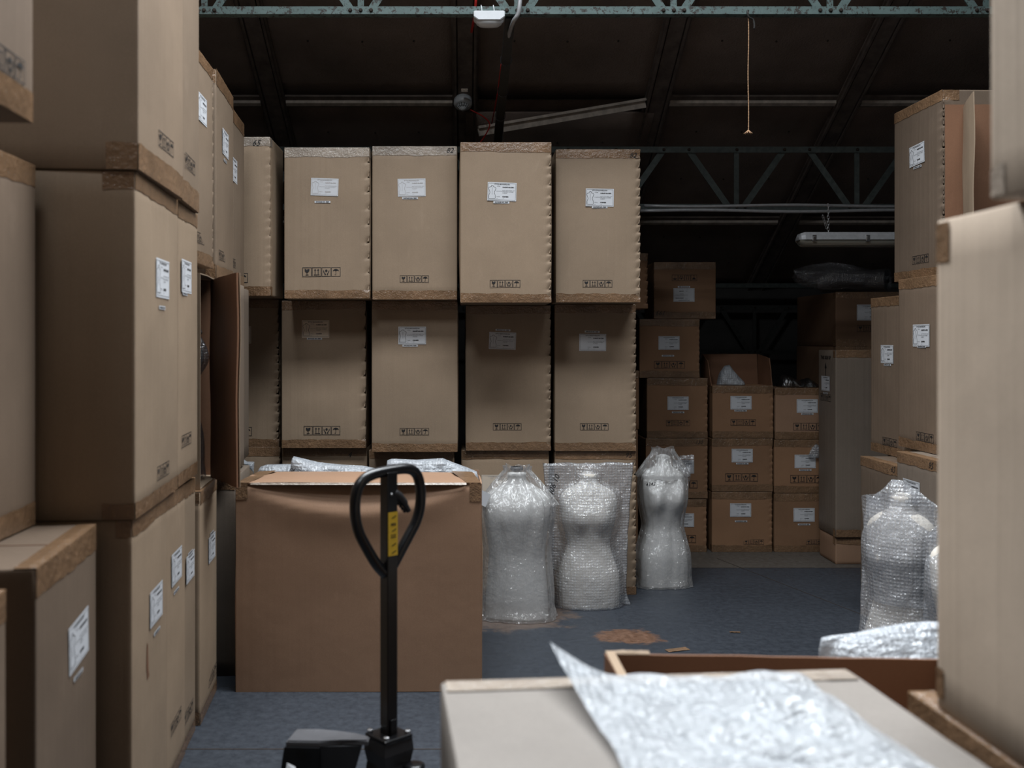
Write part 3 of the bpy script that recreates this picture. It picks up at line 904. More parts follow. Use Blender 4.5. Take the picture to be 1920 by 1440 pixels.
        for fc, end in nb:
            a2, b2 = s.urange(fc)
            if ret > 0:
                if end == 1: grid(fc, b2 - ret, b2 - .002, 3, False)
                else: grid(fc, a2 + .002, a2 + ret, 3, False)
        me = bpy.data.meshes.new('packing_tape'); bm.to_mesh(me); bm.free(); me.materials.append(mat or M['tape'])
        o = bpy.data.objects.new('packing_tape', me); COL.objects.link(o); o.parent = s.root
        return o
    def hit(s, face, px, py):
        """where the line of sight through a measured point meets one face"""
        R = Matrix.Rotation(-s.yaw, 3, 'Z')
        o = R @ (Vector((0, 0, H)) - s.loc); d = R @ Vector(((px - VX) / F, 1, -(py - VY) / F))
        if face == 'front': t = -o.y / d.y
        elif face == 'right': t = (s.w/2 - o.x) / d.x
        else: t = (-s.w/2 - o.x) / d.x
        p = o + d * t
        return ({'front': p.x, 'right': p.y, 'left': -p.y}[face], p.z)
    def attach(s, name, me, face, px, py, rot=0.0, scale=1.0, off=.0022, parent=None, uz=None):
        u, z = uz if uz else s.hit(face, px, py)
        o = bpy.data.objects.new(name, me); COL.objects.link(o); o.parent = s.root
        o.location = s.pt(face, u, z, off)
        rz = {'front': 0, 'right': math.pi/2, 'left': -math.pi/2}[face]
        o.rotation_mode = 'XYZ'
        o.rotation_euler = (Matrix.Rotation(rz, 4, 'Z') @ Matrix.Rotation(math.radians(rot), 4, 'Y')).to_euler()
        o.scale = (scale,) * 3
        return o
    def label(s, px, py, face='front', rot=0, paper='w', kind='bust', faint=0, scale=1.0):
        o = s.attach('shipping_label', PAPER[paper], face, px, py, rot, scale)
        p = bpy.data.objects.new('label_print', PRINT[(kind, faint)]); COL.objects.link(p); p.parent = o
        return o
    def sticker(s, px, py, face='front', rot=0):
        o = s.attach('invoice_sticker', STICK, face, px, py, rot)
        p = bpy.data.objects.new('sticker_print', STICKP); COL.objects.link(p); p.parent = o
    def symbols(s, px, py, face='front', rot=0, scale=1.0):
        s.attach('handling_symbols', SYM, face, px, py, rot, scale, off=.0012)
    def write(s, txt, px, py, size=.035, face='front', rot=0, off=.003):
        s.attach('marker_writing', writing(txt, size), face, px, py, rot, 1.0, off=off)

seedc = [100]
def place(label, mat, anchor, px, Y, z0, z1, w, d, yaw=0.0, **kw):
    """anchor 'fr'/'fl': the front right or front left upright edge stands at picture column px, depth Y"""
    yaw = math.radians(yaw)
    lx = w/2 if anchor == 'fr' else -w/2
    P = Vector((WX(px, Y), Y, z0))
    loc = P - Matrix.Rotation(yaw, 3, 'Z') @ Vector((lx, 0, 0))
    seedc[0] += 1
    return Carton(label, mat, w, d, z1 - z0, loc, yaw, seed=seedc[0], **kw)
def span(px0, Y0, yaw, px1):
    """length along the direction of depth from column px0 to column px1"""
    s, c = math.sin(math.radians(yaw)), math.cos(math.radians(yaw)); r = (px1 - VX) / F; X0 = WX(px0, Y0)
    return (X0 - r * Y0) / (s + r * c)
def front(label, mat, x0, x1, Y, z0, z1, d=.46, yaw=0.0, **kw):
    return place(label, mat, 'fl', x0, Y, z0, z1, WX(x1, Y) - WX(x0, Y), d, yaw, **kw)

T, B_ = 'top', 'bottom'
G = 'tall cartons in the back row'
# --- back row, bottom tier
c = front('carton at floor level behind big box, leftmost of the back row', M['tan'], 372, 525, 6.52, 0, .985, group=G, dents=('fr',)); c.tape('front', T)
c = front('floor level back row carton marked 4 behind the bubble wrap bundles', M['tan'], 529, 688, 6.5, 0, .985, group=G); c.tape('front', T, mat=M['tape']); c.write('4', 655, 852, .05)
c = front('floor level back row carton right behind the pallet truck handle', M['tan'], 692, 851, 6.5, 0, .968, group=G); c.tape('front', T)
c = front('floor level back row carton behind the left white torso', M['tan'], 865, 1029, 6.58, 0, .958, group=G); c.tape('front', T); c.label(928, 906, paper='y', kind='plain', faint=1)
c = front('floor level carton marked 95 behind the bubble wrapped torso', M['tan'], 1040, 1193, 6.6, 0, .952, group=G, dents=('fr',)); c.tape('front', T); c.tape('front', B_); c.write('95', 1178, 853, .045)
# --- back row, middle tier
c = front('shaded middle tier carton at left end of back row beside open flap', M['tan'], 372, 523, 6.52, .988, 1.955, group=G, dents=('fr',), notch_amp=.02); c.tape('front', T); c.tape('front', B_); c.label(446, 628, paper='y', kind='plain'); c.sticker(450, 648); c.symbols(438, 809, scale=1.2)
c = front('middle tier back row carton with yellowed label left of centre', M['tan'], 528, 686, 6.45, .988, 1.94, group=G, dents=('fr',), notch=.1, notch_amp=.018); c.tape('front', T); c.tape('front', B_); c.label(592, 617, paper='y', faint=0); c.sticker(590, 635); c.symbols(604, 807, scale=1.18)
c = front('middle tier back row carton third from left, smooth edges', M['tan'], 697, 858, 6.38, .971, 1.937, group=G); c.tape('front', T); c.tape('front', B_); c.label(773, 629); c.sticker(769, 648); c.symbols(777, 809, scale=.93)
c = front('middle tier back row carton with notched edge, shaded by overhanging box', M['tan'], 873, 1033, 6.55, .961, 1.914, group=G, dents=('fr',)); c.tape('front', T); c.tape('front', B_); c.sticker(943, 619, rot=2); c.label(942, 639, rot=2, paper='w'); c.symbols(951, 800, scale=.93)
c = front('middle tier carton at right end of back row above wrapped torso', M['tan'], 1040, 1193, 6.58, .955, 1.922, group=G, dents=('fr',)); c.tape('front', T); c.tape('front', B_); c.sticker(1110, 622, rot=1.5); c.label(1111, 642, rot=.5, kind='plain'); c.symbols(1114, 800, scale=.93)
# --- back row, top tier
c = front('top tier carton marked 65 at left end of back row', M['tan'], 380, 507, 6.08, 1.958, 2.925, d=.42, group=G, dents=('fr',), notch_amp=.006); c.tape('front', T, mat=M['tape_clear']); c.tape('front', B_); c.write('65', 480, 268, .05); c.symbols(428, 521, scale=1.2)
c = front('top tier carton with blank faded label and large symbols', M['tan'], 533, 693, 6.18, 1.945, 2.88, group=G, dents=('fr',), notch=.1, notch_amp=.018); c.tape('front', T, mat=M['tape_clear']); c.tape('front', B_); c.label(609, 351, rot=2, faint=1, scale=.96); c.sticker(605, 379); c.symbols(603, 510, scale=1.18)
c = front('top tier carton marked 82 between blank-labelled box and tallest box', M['tan'], 698, 857, 6.22, 1.941, 2.895, group=G); c.tape('front', T, mat=M['tape_clear']); c.tape('front', B_); c.label(772, 352, rot=-1, faint=1, scale=.98); c.sticker(769, 372); c.symbols(777, 523, scale=.9); c.write('82', 843, 282, .045)
c = front('tallest standing top tier carton right of centre, overhanging the one below', M['tan'], 863, 1034, 6.12, 1.918, 2.90, d=.5, group=G, dents=('fr',), bulge=.012); c.tape('front', T); c.tape('front', B_); c.label(941, 360, rot=2); c.sticker(940, 380, rot=1); c.symbols(947, 532, scale=.93)
c = front('top tier carton marked 82 at right end of back row', M['tan'], 1042, 1201, 6.3, 1.926, 2.892, d=.5, group=G, dents=('fr',), bulge=.01); c.tape('front', T); c.tape('front', B_); c.label(1124, 371, rot=1); c.sticker(1124, 389); c.symbols(1120, 532, scale=.93); c.write('82', 1186, 291, .045)

# --- cartons hidden behind the right end of the back row
G2 = 'cartons just behind the back row'
Yh = 7.55
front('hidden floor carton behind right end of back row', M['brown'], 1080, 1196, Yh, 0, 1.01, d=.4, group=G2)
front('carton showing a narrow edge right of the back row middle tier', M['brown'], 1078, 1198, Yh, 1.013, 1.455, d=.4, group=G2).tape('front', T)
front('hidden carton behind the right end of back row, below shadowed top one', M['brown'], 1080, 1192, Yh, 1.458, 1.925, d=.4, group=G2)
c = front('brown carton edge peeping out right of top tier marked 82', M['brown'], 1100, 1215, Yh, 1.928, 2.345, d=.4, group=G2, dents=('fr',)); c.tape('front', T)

# --- small brown cartons, far right middle
G3 = 'small brown cartons stacked at the far end'
Ys = 7.94
def small(lbl, x0, x1, y0, y1, zb, lab, stk, sym, Y=Ys, mat='brown', rot=0, wr=None, d=.42, sc=1.0, tb=True, dents=('fr',), faint=0, up=False, lsc=1.0, **kw):
    c = front(lbl, M[mat], x0, x1, Y, zb, WZ(y0, Y), d=d, group=G3, dents=dents, notch=.05, notch_amp=.008, **kw)
    c.tape('front', T); 
    if tb: c.tape('front', B_)
    r = 180 if up else 0
    if lab: c.label(*lab, kind='plain', faint=faint, rot=r + rot, scale=.95 * lsc)
    if stk: c.sticker(*stk, rot=r)
    if sym: c.symbols(*sym, scale=sc, rot=r)
    if wr: c.write(*wr)
    return c
z1, z2, z3, z4 = WZ(935, Ys), WZ(822, Ys), WZ(709, Ys), WZ(598, Ys)
small('bottom carton of left small stack, behind right hand torso', 1213, 1325, 937, 1035, 0, (1281, 975), None, (1275, 1010), sc=1.25)
small('carton marked 130 second from floor in left small stack', 1211, 1327, 823, 935, z1 + .002, (1281, 875), None, (1278, 908), wr=('130', 1310, 829, .04), sc=1.25)
small('third carton from floor in left small stack, label centred', 1213, 1327, 710, 822, z2 + .002, (1271, 756), (1271, 773), (1271, 793), sc=.95)
small('fourth small carton up with pale tape band, below upside down one', 1199, 1312, 599, 709, z3 + .002, (1254, 643), (1252, 667), (1255, 684), sc=1.22)
c = small('upside down small carton marked 193 on top of stack', 1226, 1342, 492, 594, z4 + .002, (1282, 553), (1282, 538), (1283, 521), sc=1.0, up=True, dents=('fl',), mat='brown'); c.write('193', 1240, 587, .05, rot=180)
w1, w2, w3 = WZ(922, Ys), WZ(822, Ys), WZ(724, Ys)
small('bottom carton of middle small stack, symbols low right', 1335, 1448, 923, 1035, 0, (1388, 956), (1389, 977), (1413, 1016), sc=.8)
small('second carton from floor in middle small stack', 1335, 1449, 823, 922, w1 + .002, (1391, 854), (1391, 869), (1390, 895), sc=1.3)
co = small('open small carton with raised flaps and wrapped torso inside', 1336, 1450, 724, 822, w2 + .002, (1389, 755), (1388, 770), (1393, 792), sc=1.0)
v1, v2, v3 = WZ(925, Ys), WZ(824, Ys), WZ(727, Ys)
small('bottom carton of right small stack beside tall dark box', 1452, 1566, 926, 1035, 0, (1507, 965), (1507, 983), (1530, 1016), sc=.8)
small('second carton from floor in right small stack, plastic scrap in corner', 1452, 1566, 825, 925, v1 + .002, (1509, 865), (1509, 881), (1512, 898), sc=1.3)
cr = small('top carton of right small stack, lighter brown with black film above', 1454, 1568, 728, 824, v2 + .002, (1513, 761), (1513, 776), (1516, 800), sc=1.22, mat='red')

def wavy_board(name, quad, mat, parent=None, t=.005, amp=.006, n=10, seed=0, taper=None):
    """corrugated board between four corners (bottom-left, bottom-right, top-right, top-left), t thick"""
    q = [Vector(v) for v in quad]
    nrm = (q[1] - q[0]).cross(q[3] - q[0]).normalized()
    bm = bmesh.new(); lay = []
    for s in (-.5, .5):
        g = []
        for j in range(n + 1):
            row = []
            for i in range(n + 1):
                u, v = i / n, j / n
                p = q[0].lerp(q[1], u).lerp(q[3].lerp(q[2], u), v)
                p = p + nrm * (amp * math.sin(math.pi * u) * math.sin(math.pi * v * .9 + .2) + amp * .7 * noise.noise(Vector((u * 2.5, v * 2.5, seed)))) + nrm * s * t
                if v == 1: p = p + (q[3] - q[0]).normalized() * .003 * noise.noise(Vector((u * 14, seed, 1)))
                row.append(bm.verts.new(p))
            g.append(row)
        lay.append(g)
    a, b = lay
    for j in range(n):
        for i in range(n):
            bm.faces.new((a[j][i], a[j][i+1], a[j+1][i+1], a[j+1][i])).smooth = True
            bm.faces.new((b[j][i], b[j+1][i], b[j+1][i+1], b[j][i+1])).smooth = True
    for seq in ([(0, i) for i in range(n + 1)], [(n, i) for i in range(n, -1, -1)], [(j, n) for j in range(n + 1)], [(j, 0) for j in range(n, -1, -1)]):
        for (j0, i0), (j1, i1) in zip(seq, seq[1:]):
            bm.faces.new((a[j0][i0], b[j0][i0], b[j1][i1], a[j1][i1]))
    me = bpy.data.meshes.new(name); bmesh.ops.recalc_face_normals(bm, faces=bm.faces)
    for e in bm.edges:
        if len(e.link_faces) == 2 and e.calc_face_angle(0) > 1: e.smooth = False
    bm.to_mesh(me); bm.free(); me.materials.append(mat)
    o = bpy.data.objects.new(name, me); COL.objects.link(o)
    if parent is not None: o.parent = parent
    return o

# raised flaps of the open small carton
h, w, d = co.h, co.w, co.d
fh = WZ(664, Ys + d) - WZ(724, Ys)
wavy_board('raised_flap', [(-w/2 + .01, d, h), (w/2, d, h), (w/2, d + .03, h + fh), (-w/2 + .02, d + .03, h + fh)], M['inner'], co.root)
wavy_board('raised_flap', [(-w/2, d - .01, h), (-w/2, .03, h), (-w/2 + .01, .2, h + .2), (-w/2 + .02, d, h + fh)], M['inner'], co.root)
wavy_board('raised_flap', [(w/2, .03, h), (w/2, d - .01, h), (w/2, d, h + fh), (w/2 + .0, .1, h + .22)], M['inner'], co.root)

# ------------------------------------------------------------------ pillow shaped wraps (closed shells with crumpled surface)
def pillow(name, outline, Y, zbot, thick, mat, parent=None, n=40, m=14, amp=.012, seed=0, flat=False):
    """closed soft parcel: outline = measured top edge points (column,row); it bulges thick/2 to either side"""
    P = [W(px, py, Y) for px, py in outline]
    xs = [p.x for p in P]; x0, x1 = xs[0], xs[-1]
    def top(x):
        for a, b in zip(P, P[1:]):
            if a.x <= x <= b.x: return a.z + (b.z - a.z) * (x - a.x) / max(1e-6, b.x - a.x)
        return P[-1].z
    bm = bmesh.new(); sides = []
    cx = (x0 + x1) / 2
    for s in (-1, 1):
        g = []
        for j in range(m + 1):
            row = []
            for i in range(n + 1):
                u, v = i / n, j / m
                x = x0 + (x1 - x0) * u; zt = top(x); z = zbot + (zt - zbot) * v
                prof = max(0, 1 - (2 * u - 1) ** 4) ** .5 * max(0, 1 - v ** 3) ** .5 * (.75 + .25 * (1 - v))
                if flat: prof = max(0, 1 - v ** 2) * min(1, u * 6, (1 - u) * 6) * .9 + .1 * prof
                y = s * thick / 2 * prof
                inner = 1 if (0 < i < n and j < m) else 0
                q = Vector((x * 9, z * 9, s + seed * 3.1))
                y += inner * s * amp * (abs(noise.noise(q * 1.3)) * 1.6 + .8 * noise.noise(q * 3.1))
                row.append(bm.verts.new((x - cx, y, z - zbot)) if (inner or s == -1) else sides[0][j][i])
            g.append(row)
        sides.append(g)
    for g in sides:
        for j in range(m):
            for i in range(n):
                vs_ = (g[j][i], g[j][i+1], g[j+1][i+1], g[j+1][i])
                if len(set(vs_)) == 4:
                    try: bm.faces.new(vs_).smooth = True
                    except ValueError: pass
    bot = [v for v in sides[0][0]] + [sides[1][0][i] for i in range(n - 1, 0, -1)]
    try: bm.faces.new(bot)
    except ValueError: pass
    bmesh.ops.recalc_face_normals(bm, faces=bm.faces)
    me = bpy.data.meshes.new(name); bm.to_mesh(me); bm.free(); me.materials.append(mat)
    o = bpy.data.objects.new(name, me); COL.objects.link(o)
    o.location = (cx, Y, zbot)
    if parent is not None: o.parent = parent
    return o

o = pillow('bubble_wrapped_torso', [(1344, 724), (1350, 698), (1358, 686), (1368, 684), (1378, 698), (1394, 716), (1396, 724)], Ys + .2, co.root.location.z + co.h + .004, .16, M['bubble_dense'], n=24, m=10, amp=.012)
tag(o, 'bubble wrapped shape poking out of open small carton', 'wrapped parcel')
o = pillow('black_film_bundle', [(1456, 722), (1466, 702), (1480, 705), (1497, 714), (1515, 708), (1535, 722)], Ys + .22, cr.root.location.z + cr.h + .004, .2, M['black_film'], n=24, m=10, amp=.02, seed=4)
tag(o, 'glinting crumple of dark film on top of right small stack', 'plastic film')
o = pillow('plastic_scrap', [(1516, 852), (1522, 840), (1530, 832), (1537, 836), (1542, 850)], Ys - .02, WZ(858, Ys), .02, M['bubble'], n=14, m=6, amp=.006, seed=5)
tag(o, 'small crumpled plastic scrap hanging beside second right carton', 'plastic scrap')

# --- large dark cartons at far right
G4 = 'large cartons at the far right'
Yb = 8.02
zb1 = WZ(650, Yb)
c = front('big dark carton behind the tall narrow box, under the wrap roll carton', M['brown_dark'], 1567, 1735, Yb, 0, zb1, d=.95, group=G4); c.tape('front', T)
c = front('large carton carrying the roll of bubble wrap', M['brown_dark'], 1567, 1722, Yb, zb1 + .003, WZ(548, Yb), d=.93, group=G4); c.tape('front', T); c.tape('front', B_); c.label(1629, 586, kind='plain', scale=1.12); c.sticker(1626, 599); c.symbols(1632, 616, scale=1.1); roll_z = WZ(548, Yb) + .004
Yt = 7.5
c = front('low reddish carton on floor under tall narrow box', M['red'], 1567, 1668, Yt, 0, .205, d=.34, group=G4); c.tape('front', T)
c = front('tall narrow greyish carton with arrow print on its side', M['grey'], 1567, 1666, Yt - .02, .208, WZ(657, Yt - .02), d=.36, group=G4, bulge=.004); c.tape('front', T); c.tape('front', B_)
c.label(1549, 719, face='left', kind='plain', scale=1.0); c.sticker(1549, 737, face='left'); c.symbols(1549, 745, face='left', scale=1.1)
bm = bmesh.new(); line2(bm, (0, -.06), (0, .03), .012); poly2(bm, [(-.02, .02), (.02, .02), (0, .065)]); text_into(bm, 'THIS SIDE UP', 0, .09, .036, .001, align='CENTER')
c.attach('arrow_print', finish2(bm, 'arrow_print', M['ink']), 'left', 1549, 695)

# bubble wrap roll
roll = empty('bubble_wrap_roll', (WX(1600, 8.3), 8.25, roll_z)); tag(roll, 'loose roll of clear bubble wrap lying on large carton', 'bubble wrap roll')
rc = Vector((WX(1664, 8.12) - roll.location.x, 8.12 - 8.25, .105)); rd = Vector((-.40, .38, 0.0))
bm = bmesh.new(); nr = 22; rings = []
axis = rd.normalized(); sx = axis.cross(Vector((0, 0, 1))).normalized(); up = sx.cross(axis)
turns = 3.2; K = 90
for e in range(nr + 1):
    t = e / nr; row = []
    for k in range(K + 1):
        a = 2 * math.pi * turns * k / K; r = .055 + .048 * k / K + .004 * noise.noise(Vector((a, t * 5, 0)))
        row.append(bm.verts.new(rc + rd * t + sx * math.cos(a) * r + up * math.sin(a) * r * (1 - .25 * t) - up * .018 * t))
    rings.append(row)
for r0, r1 in zip(rings, rings[1:]):
    for k in range(K): bm.faces.new((r0[k], r0[k+1], r1[k+1], r1[k])).smooth = True
obj('wound_wrap', bm, M['bubble_dark'], roll)
bm = bmesh.new(); g = []
for j in range(17):
    row = []
    for i in range(31):
        u, v = i / 30, j / 16
        x = WX(1484 + (1690 - 1484) * u, 8.2) - roll.location.x
        env = math.sin(math.pi * min(1, u * 1.15 + .02)) ** .45
        zt = WZ(505 - 12 * math.sin(math.pi * min(1, u * 1.4)) + 22 * max(0, u - .7) / .3, 8.2) - roll_z
        z = zt - (.235 * v * env * (1 - .15 * u)); y = -.13 + .32 * (v - .5) ** 2 + .03 * noise.noise(Vector((u * 5, v * 4, 2)))
        z = max(z + .012 * noise.noise(Vector((u * 7, v * 5, 7))), .004 if u > .40 else -.05)
        row.append(bm.verts.new((x, y, z)))
    g.append(row)
for j in range(16):
    for i in range(30): bm.faces.new((g[j][i], g[j][i+1], g[j+1][i+1], g[j+1][i])).smooth = True
obj('loose_sheet', bm, M['bubble_dark'], roll)

# --- right hand stacks, their left sides facing the aisle
G5 = 'tall cartons along the right side'
YA = 1.0
c = place('floor carton marked 65 at far end of right hand row', M['tan_shaded'], 'fl', 1685, 5.63, 0, .97, .5, .52, YA, group=G5); c.tape('left', T); c.tape('left', B_); c.label(1640, 951, face='left', scale=1.1); c.sticker(1643, 975, face='left'); c.write('65', 1675, 880, .05, face='left')
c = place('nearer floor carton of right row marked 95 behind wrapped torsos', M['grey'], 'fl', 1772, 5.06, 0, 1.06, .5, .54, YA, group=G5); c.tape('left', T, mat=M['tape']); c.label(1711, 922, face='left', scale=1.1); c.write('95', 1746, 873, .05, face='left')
c = place('middle tier carton at far end of right row, small white label', M['tan_shaded'], 'fl', 1694, 5.99, .973, 1.955, .5, .46, YA, group=G5); c.tape('left', T); c.tape('left', B_); c.label(1665, 664, face='left', scale=1.0); c.sticker(1666, 684, face='left'); c.symbols(1669, 829, face='left')
c = place('nearer middle tier carton of right row with white scuffs', M['tan_shaded'], 'fl', 1774, 5.32, 1.063, 2.04, .5, .56, YA, group=G5); c.tape('left', T); c.tape('left', B_); c.label(1730, 629, face='left', scale=1.1); c.sticker(1731, 650, face='left'); c.symbols(1735, 820, face='left')
ct = place('top carton of right row with label and an open flap', M['tan_shaded'], 'fl', 1768, 5.52, 2.043, 3.075, .56, .6, YA, group=G5, dents=('fl',), notch_amp=.014); ct.tape('left', T, h=.06, ret=.09); ct.tape('left', B_); ct.label(1722, 290, face='left', rot=-2, scale=1.05); ct.sticker(1723, 313, face='left'); ct.symbols(1727, 486, face='left')
for (a, b, nm) in (((1807, 5.5), (1826, 5.16), 'open_flap'),):
    p0, p1 = Vector((WX(*a), a[1], 0)), Vector((WX(*b), b[1], 0))
    Ri = Matrix.Rotation(-ct.yaw, 3, 'Z')
    q = [Ri @ (Vector((p.x, p.y, z)) - ct.loc) for p, z in ((p0, 2.12), (p1, 2.12), (p1, 2.975), (p0, 2.975))]
    wavy_board('open_flap', q, M['tan'], ct.root, amp=.012)
    fp = empty('tmp'); bpy.data.objects.remove(fp)
wavy_board('shade_panel', [(-ct.w/2 + .006, -.012, .01), (ct.w/2 - .01, -.012, .01), (ct.w/2 - .01, -.012, ct.h - .085), (-ct.w/2 + .006, -.012, ct.h - .085)], M['inner'], ct.root, amp=.003)  # dark board laid over the front, standing in for the flap's shade
# folded top flap edge seen to the right of the standing flap
wavy_board('top_flap', [(.10, -.01, ct.h), (ct.w/2, -.01, ct.h), (ct.w/2 + .02, -.22, ct.h - .14), (.12, -.22, ct.h - .16)], M['tan'], ct.root, amp=.006)

# --- near right stack
G6 = 'cartons stacked in the right foreground'
c = place('blurred foreground floor carton under the tall near right box', M['tan'], 'fl', 2450, 1.10, 0, .93, .55, .96, 3.5, group=G6)
c.root.location = (0, 0, 0); c.yaw = math.radians(3.5)
P = Vector((.948, 2.13, 0)); Rm = Matrix.Rotation(c.yaw, 3, 'Z'); c.loc = P - Rm @ Vector((-c.w/2, c.d, 0)); c.root.location = c.loc; c.tape('left', T)
def far_anchor(label, mat, px, Y, z0, z1, w, d, yaw, **kw):
    yaw = math.radians(yaw); seedc[0] += 1
    loc = Vector((WX(px, Y), Y, z0)) - Matrix.Rotation(yaw, 3, 'Z') @ Vector((-w/2, d, 0))
    return Carton(label, mat, w, d, z1 - z0, loc, yaw, seed=seedc[0], **kw)
c = far_anchor('large blurred carton at right edge of the foreground, standing on another', M['pale'], 1757, 2.03, .934, 1.925, .55, .62, 2.5, group=G6, bulge=.004, seam=False)
bm = bmesh.new()
for zz0, zz1, uu in ((.905, .985, .05), (.025, .085, .03)):
    vs_ = [bm.verts.new(c.pt('left', -c.d + a, z, .002)) for a, z in ((.0, zz0), (uu, zz0), (uu, zz1), (.0, zz1))]
    bm.faces.new(vs_)
obj('corner_tape', bm, M['tape'], c.root)
c = far_anchor('uppermost blurred carton in the top right corner of picture', M['pale'], 1857, 1.76, 1.93, 2.92, .55, .6, 2.5, group=G6, bulge=.004)
bm = bmesh.new()
vs_ = [bm.verts.new(c.pt('left', -c.d + a, z, .002)) for a, z in ((.004, .004), (.045, .004), (.045, .06), (.004, .05))]; bm.faces.new(vs_)
obj('corner_tape', bm, M['tape_clear'], c.root)

# --- foreground cartons
G7 = 'cartons in the foreground'
YF = 5.0
c = far_anchor('pale closed carton at bottom centre under the bubble wrap sheet', M['grey_pale'], 826, 2.07, 0, .97, .885, .74, YF, group=G7, bulge=.003, seam=False)
bm = bmesh.new()
vs_ = [bm.verts.new(p) for p in ((-c.w/2 + .01, c.d - .06, c.h + .003), (c.w/2 - .01, c.d - .06, c.h + .003), (c.w/2 - .01, c.d + .001, c.h + .003), (-c.w/2 + .01, c.d + .001, c.h + .003))]
bm.faces.new(vs_); obj('packing_tape', bm, M['tape_clear'], c.root)
F1 = c
# open carton behind it
oc = empty('open_carton', (.78, 2.17, 0), math.radians(1.5)); tag(oc, 'open empty carton with bare brown inside behind foreground box', 'cardboard box', G7)
w, d, h = .84, .33, .90
wavy_board('wall_panel', [(-w/2, d, 0), (w/2, d, 0), (w/2, d, h - .022), (-w/2, d, h)], M['inner'], oc, t=.007, amp=.008)
wavy_board('wall_panel', [(-w/2, 0, 0), (-w/2, d, 0), (-w/2, d, h), (-w/2, 0, h)], M['inner'], oc, t=.007)
wavy_board('wall_panel', [(w/2, 0, 0), (w/2, d, 0), (w/2, d, h - .02), (w/2, 0, h - .02)], M['inner'], oc, t=.007)
wavy_board('wall_panel', [(-w/2, 0, 0), (w/2, 0, 0), (w/2, 0, h - .1), (-w/2, 0, h - .1)], M['inner'], oc, t=.007)
wavy_board('base_panel', [(-w/2, 0, .01), (w/2, 0, .01), (w/2, d, .01), (-w/2, d, .01)], M['inner'], oc, t=.007)
wavy_board('cut_edge_strip', [(-w/2, -.005, h - .004), (-w/2 + .022, -.005, h - .004), (-w/2 + .022, d, h + .003), (-w/2, d, h + .003)], M['tan'], oc, t=.004, amp=.002)
wavy_board('rim_strip', [(-w/2, d - .004, h - .002), (-w/2 + .11, d - .004, h - .004), (-w/2 + .11, d + .006, h + .003), (-w/2, d + .006, h + .004)], M['tan'], oc, t=.003, amp=.002)
# support carton with a heap of bubble wrap
c = place('low carton holding the bright bubble wrap heap behind open carton', M['tan'], 'fl', 1545, 2.62, 0, .62, .62, .5, 0, group=G7)
o = pillow('bubble_wrap_heap', [(1535, 1212), (1538, 1196), (1556, 1192), (1600, 1187), (1650, 1176), (1700, 1168), (1735, 1165), (1765, 1166), (1850, 1172), (1900, 1200)], 2.85, .625, .26, M['bubble_dense'], n=60, m=24, amp=.010, seed=8, flat=True)
tag(o, 'bright glossy bubble wrap heap left of the near right box', 'bubble wrap')

# bubble wrap sheet on the foreground carton
sh = bmesh.new(); g = []; nx, ny = 70, 90
for j in range(ny + 1):
    row = []
    for i in range(nx + 1):
        u, v = i / nx, j / ny
        xl, xr = .222 + .055 * v, .70 + .10 * v
        x = xl + (xr - xl) * u; y = 2.075 - .70 * v
        q = Vector((x * 6, y * 6, 0))
        z = .982 + .030 * abs(noise.noise(Vector((x * 5 + y * 4, y * 3 - x * 2, 1)))) * 2 + .014 * abs(noise.noise(Vector((x * 14 + y * 9, y * 9, 4)))) + .004 * noise.noise(q * 4)
        e = min(u, 1 - u, v) * 12
        z = .978 + (z - .978) * (0.5 + .5 * min(1, e))
        k = max(0, 1 - u / .16) * max(0, 1 - v / .55)
        z += .062 * k ** 1.4; x -= .045 * k ** 1.2
        y += .012 * noise.noise(Vector((u * 6, 0, 4))) * (1 - v)
        row.append(sh.verts.new((x, y, z)))
    g.append(row)
for j in range(ny):
    for i in range(nx): sh.faces.new((g[j][i], g[j][i+1], g[j+1][i+1], g[j+1][i])).smooth = True
o = obj('bubble_wrap_sheet', sh, M['bubble_dense']); tag(o, 'crumpled white bubble wrap sheet lying on the foreground carton', 'bubble wrap')

# --- left hand row, right sides facing the aisle
G8 = 'tall cartons along the left side'
HL = 1.11
# far to near
c = place('floor carton at far end of left row, leaning forward of its neighbours', M['tan'], 'fr', 375, 4.35, 0, 1.02, .5, .45, 5, group=G8); c.tape('right', T); c.tape('right', B_); c.label(394, 1026, face='right', scale=1.05); c.sticker(394, 999, face='right'); c.symbols(397, 1265, face='right', scale=1.1)
def leftrow(lbl, x0, Y0, x1, z0, z1, yaw=5.0, w=.5, **kw):
    return place(lbl, M['tan_dimmed'] if z0 > 2 else M['tan'], 'fr', x0, Y0, z0, z1, w, span(x0, Y0, yaw, x1) - .004, yaw, group=G8, **kw)
c = leftrow('floor carton of left row with torn slit below its label', 247, 3.17, 313, 0, HL, w=.6); c.tape('right', T); c.tape('right', B_); c.label(289, 1132, face='right', scale=1.1); c.sticker(290, 1183, face='right')
bm = bmesh.new(); u, z = c.hit('right', 273, 1240); pts = [(0, .065), (.014, .05), (.016, .01), (.022, -.04), (.034, -.058), (.002, -.064), (-.010, -.015), (-.006, .04)]
poly2(bm, pts); c.attach('tear', finish2(bm, 'tear', M['inner']), 'right', 0, 0, uz=(u, z), off=.0015)
xe = 247
Yn = 3.17 + span(247, 3.17, 5, 313) * math.cos(math.radians(5))
c = leftrow('second floor carton of left row beyond the torn one', 312, Yn + .005, 347, 0, HL - .01, w=.5); c.tape('right', T); c.tape('right', B_); c.label(329, 1061, face='right', scale=1.1); c.sticker(328, 1107, face='right'); c.symbols(328, 1352, face='right')
Yn2 = Yn + span(312, Yn, 5, 347)
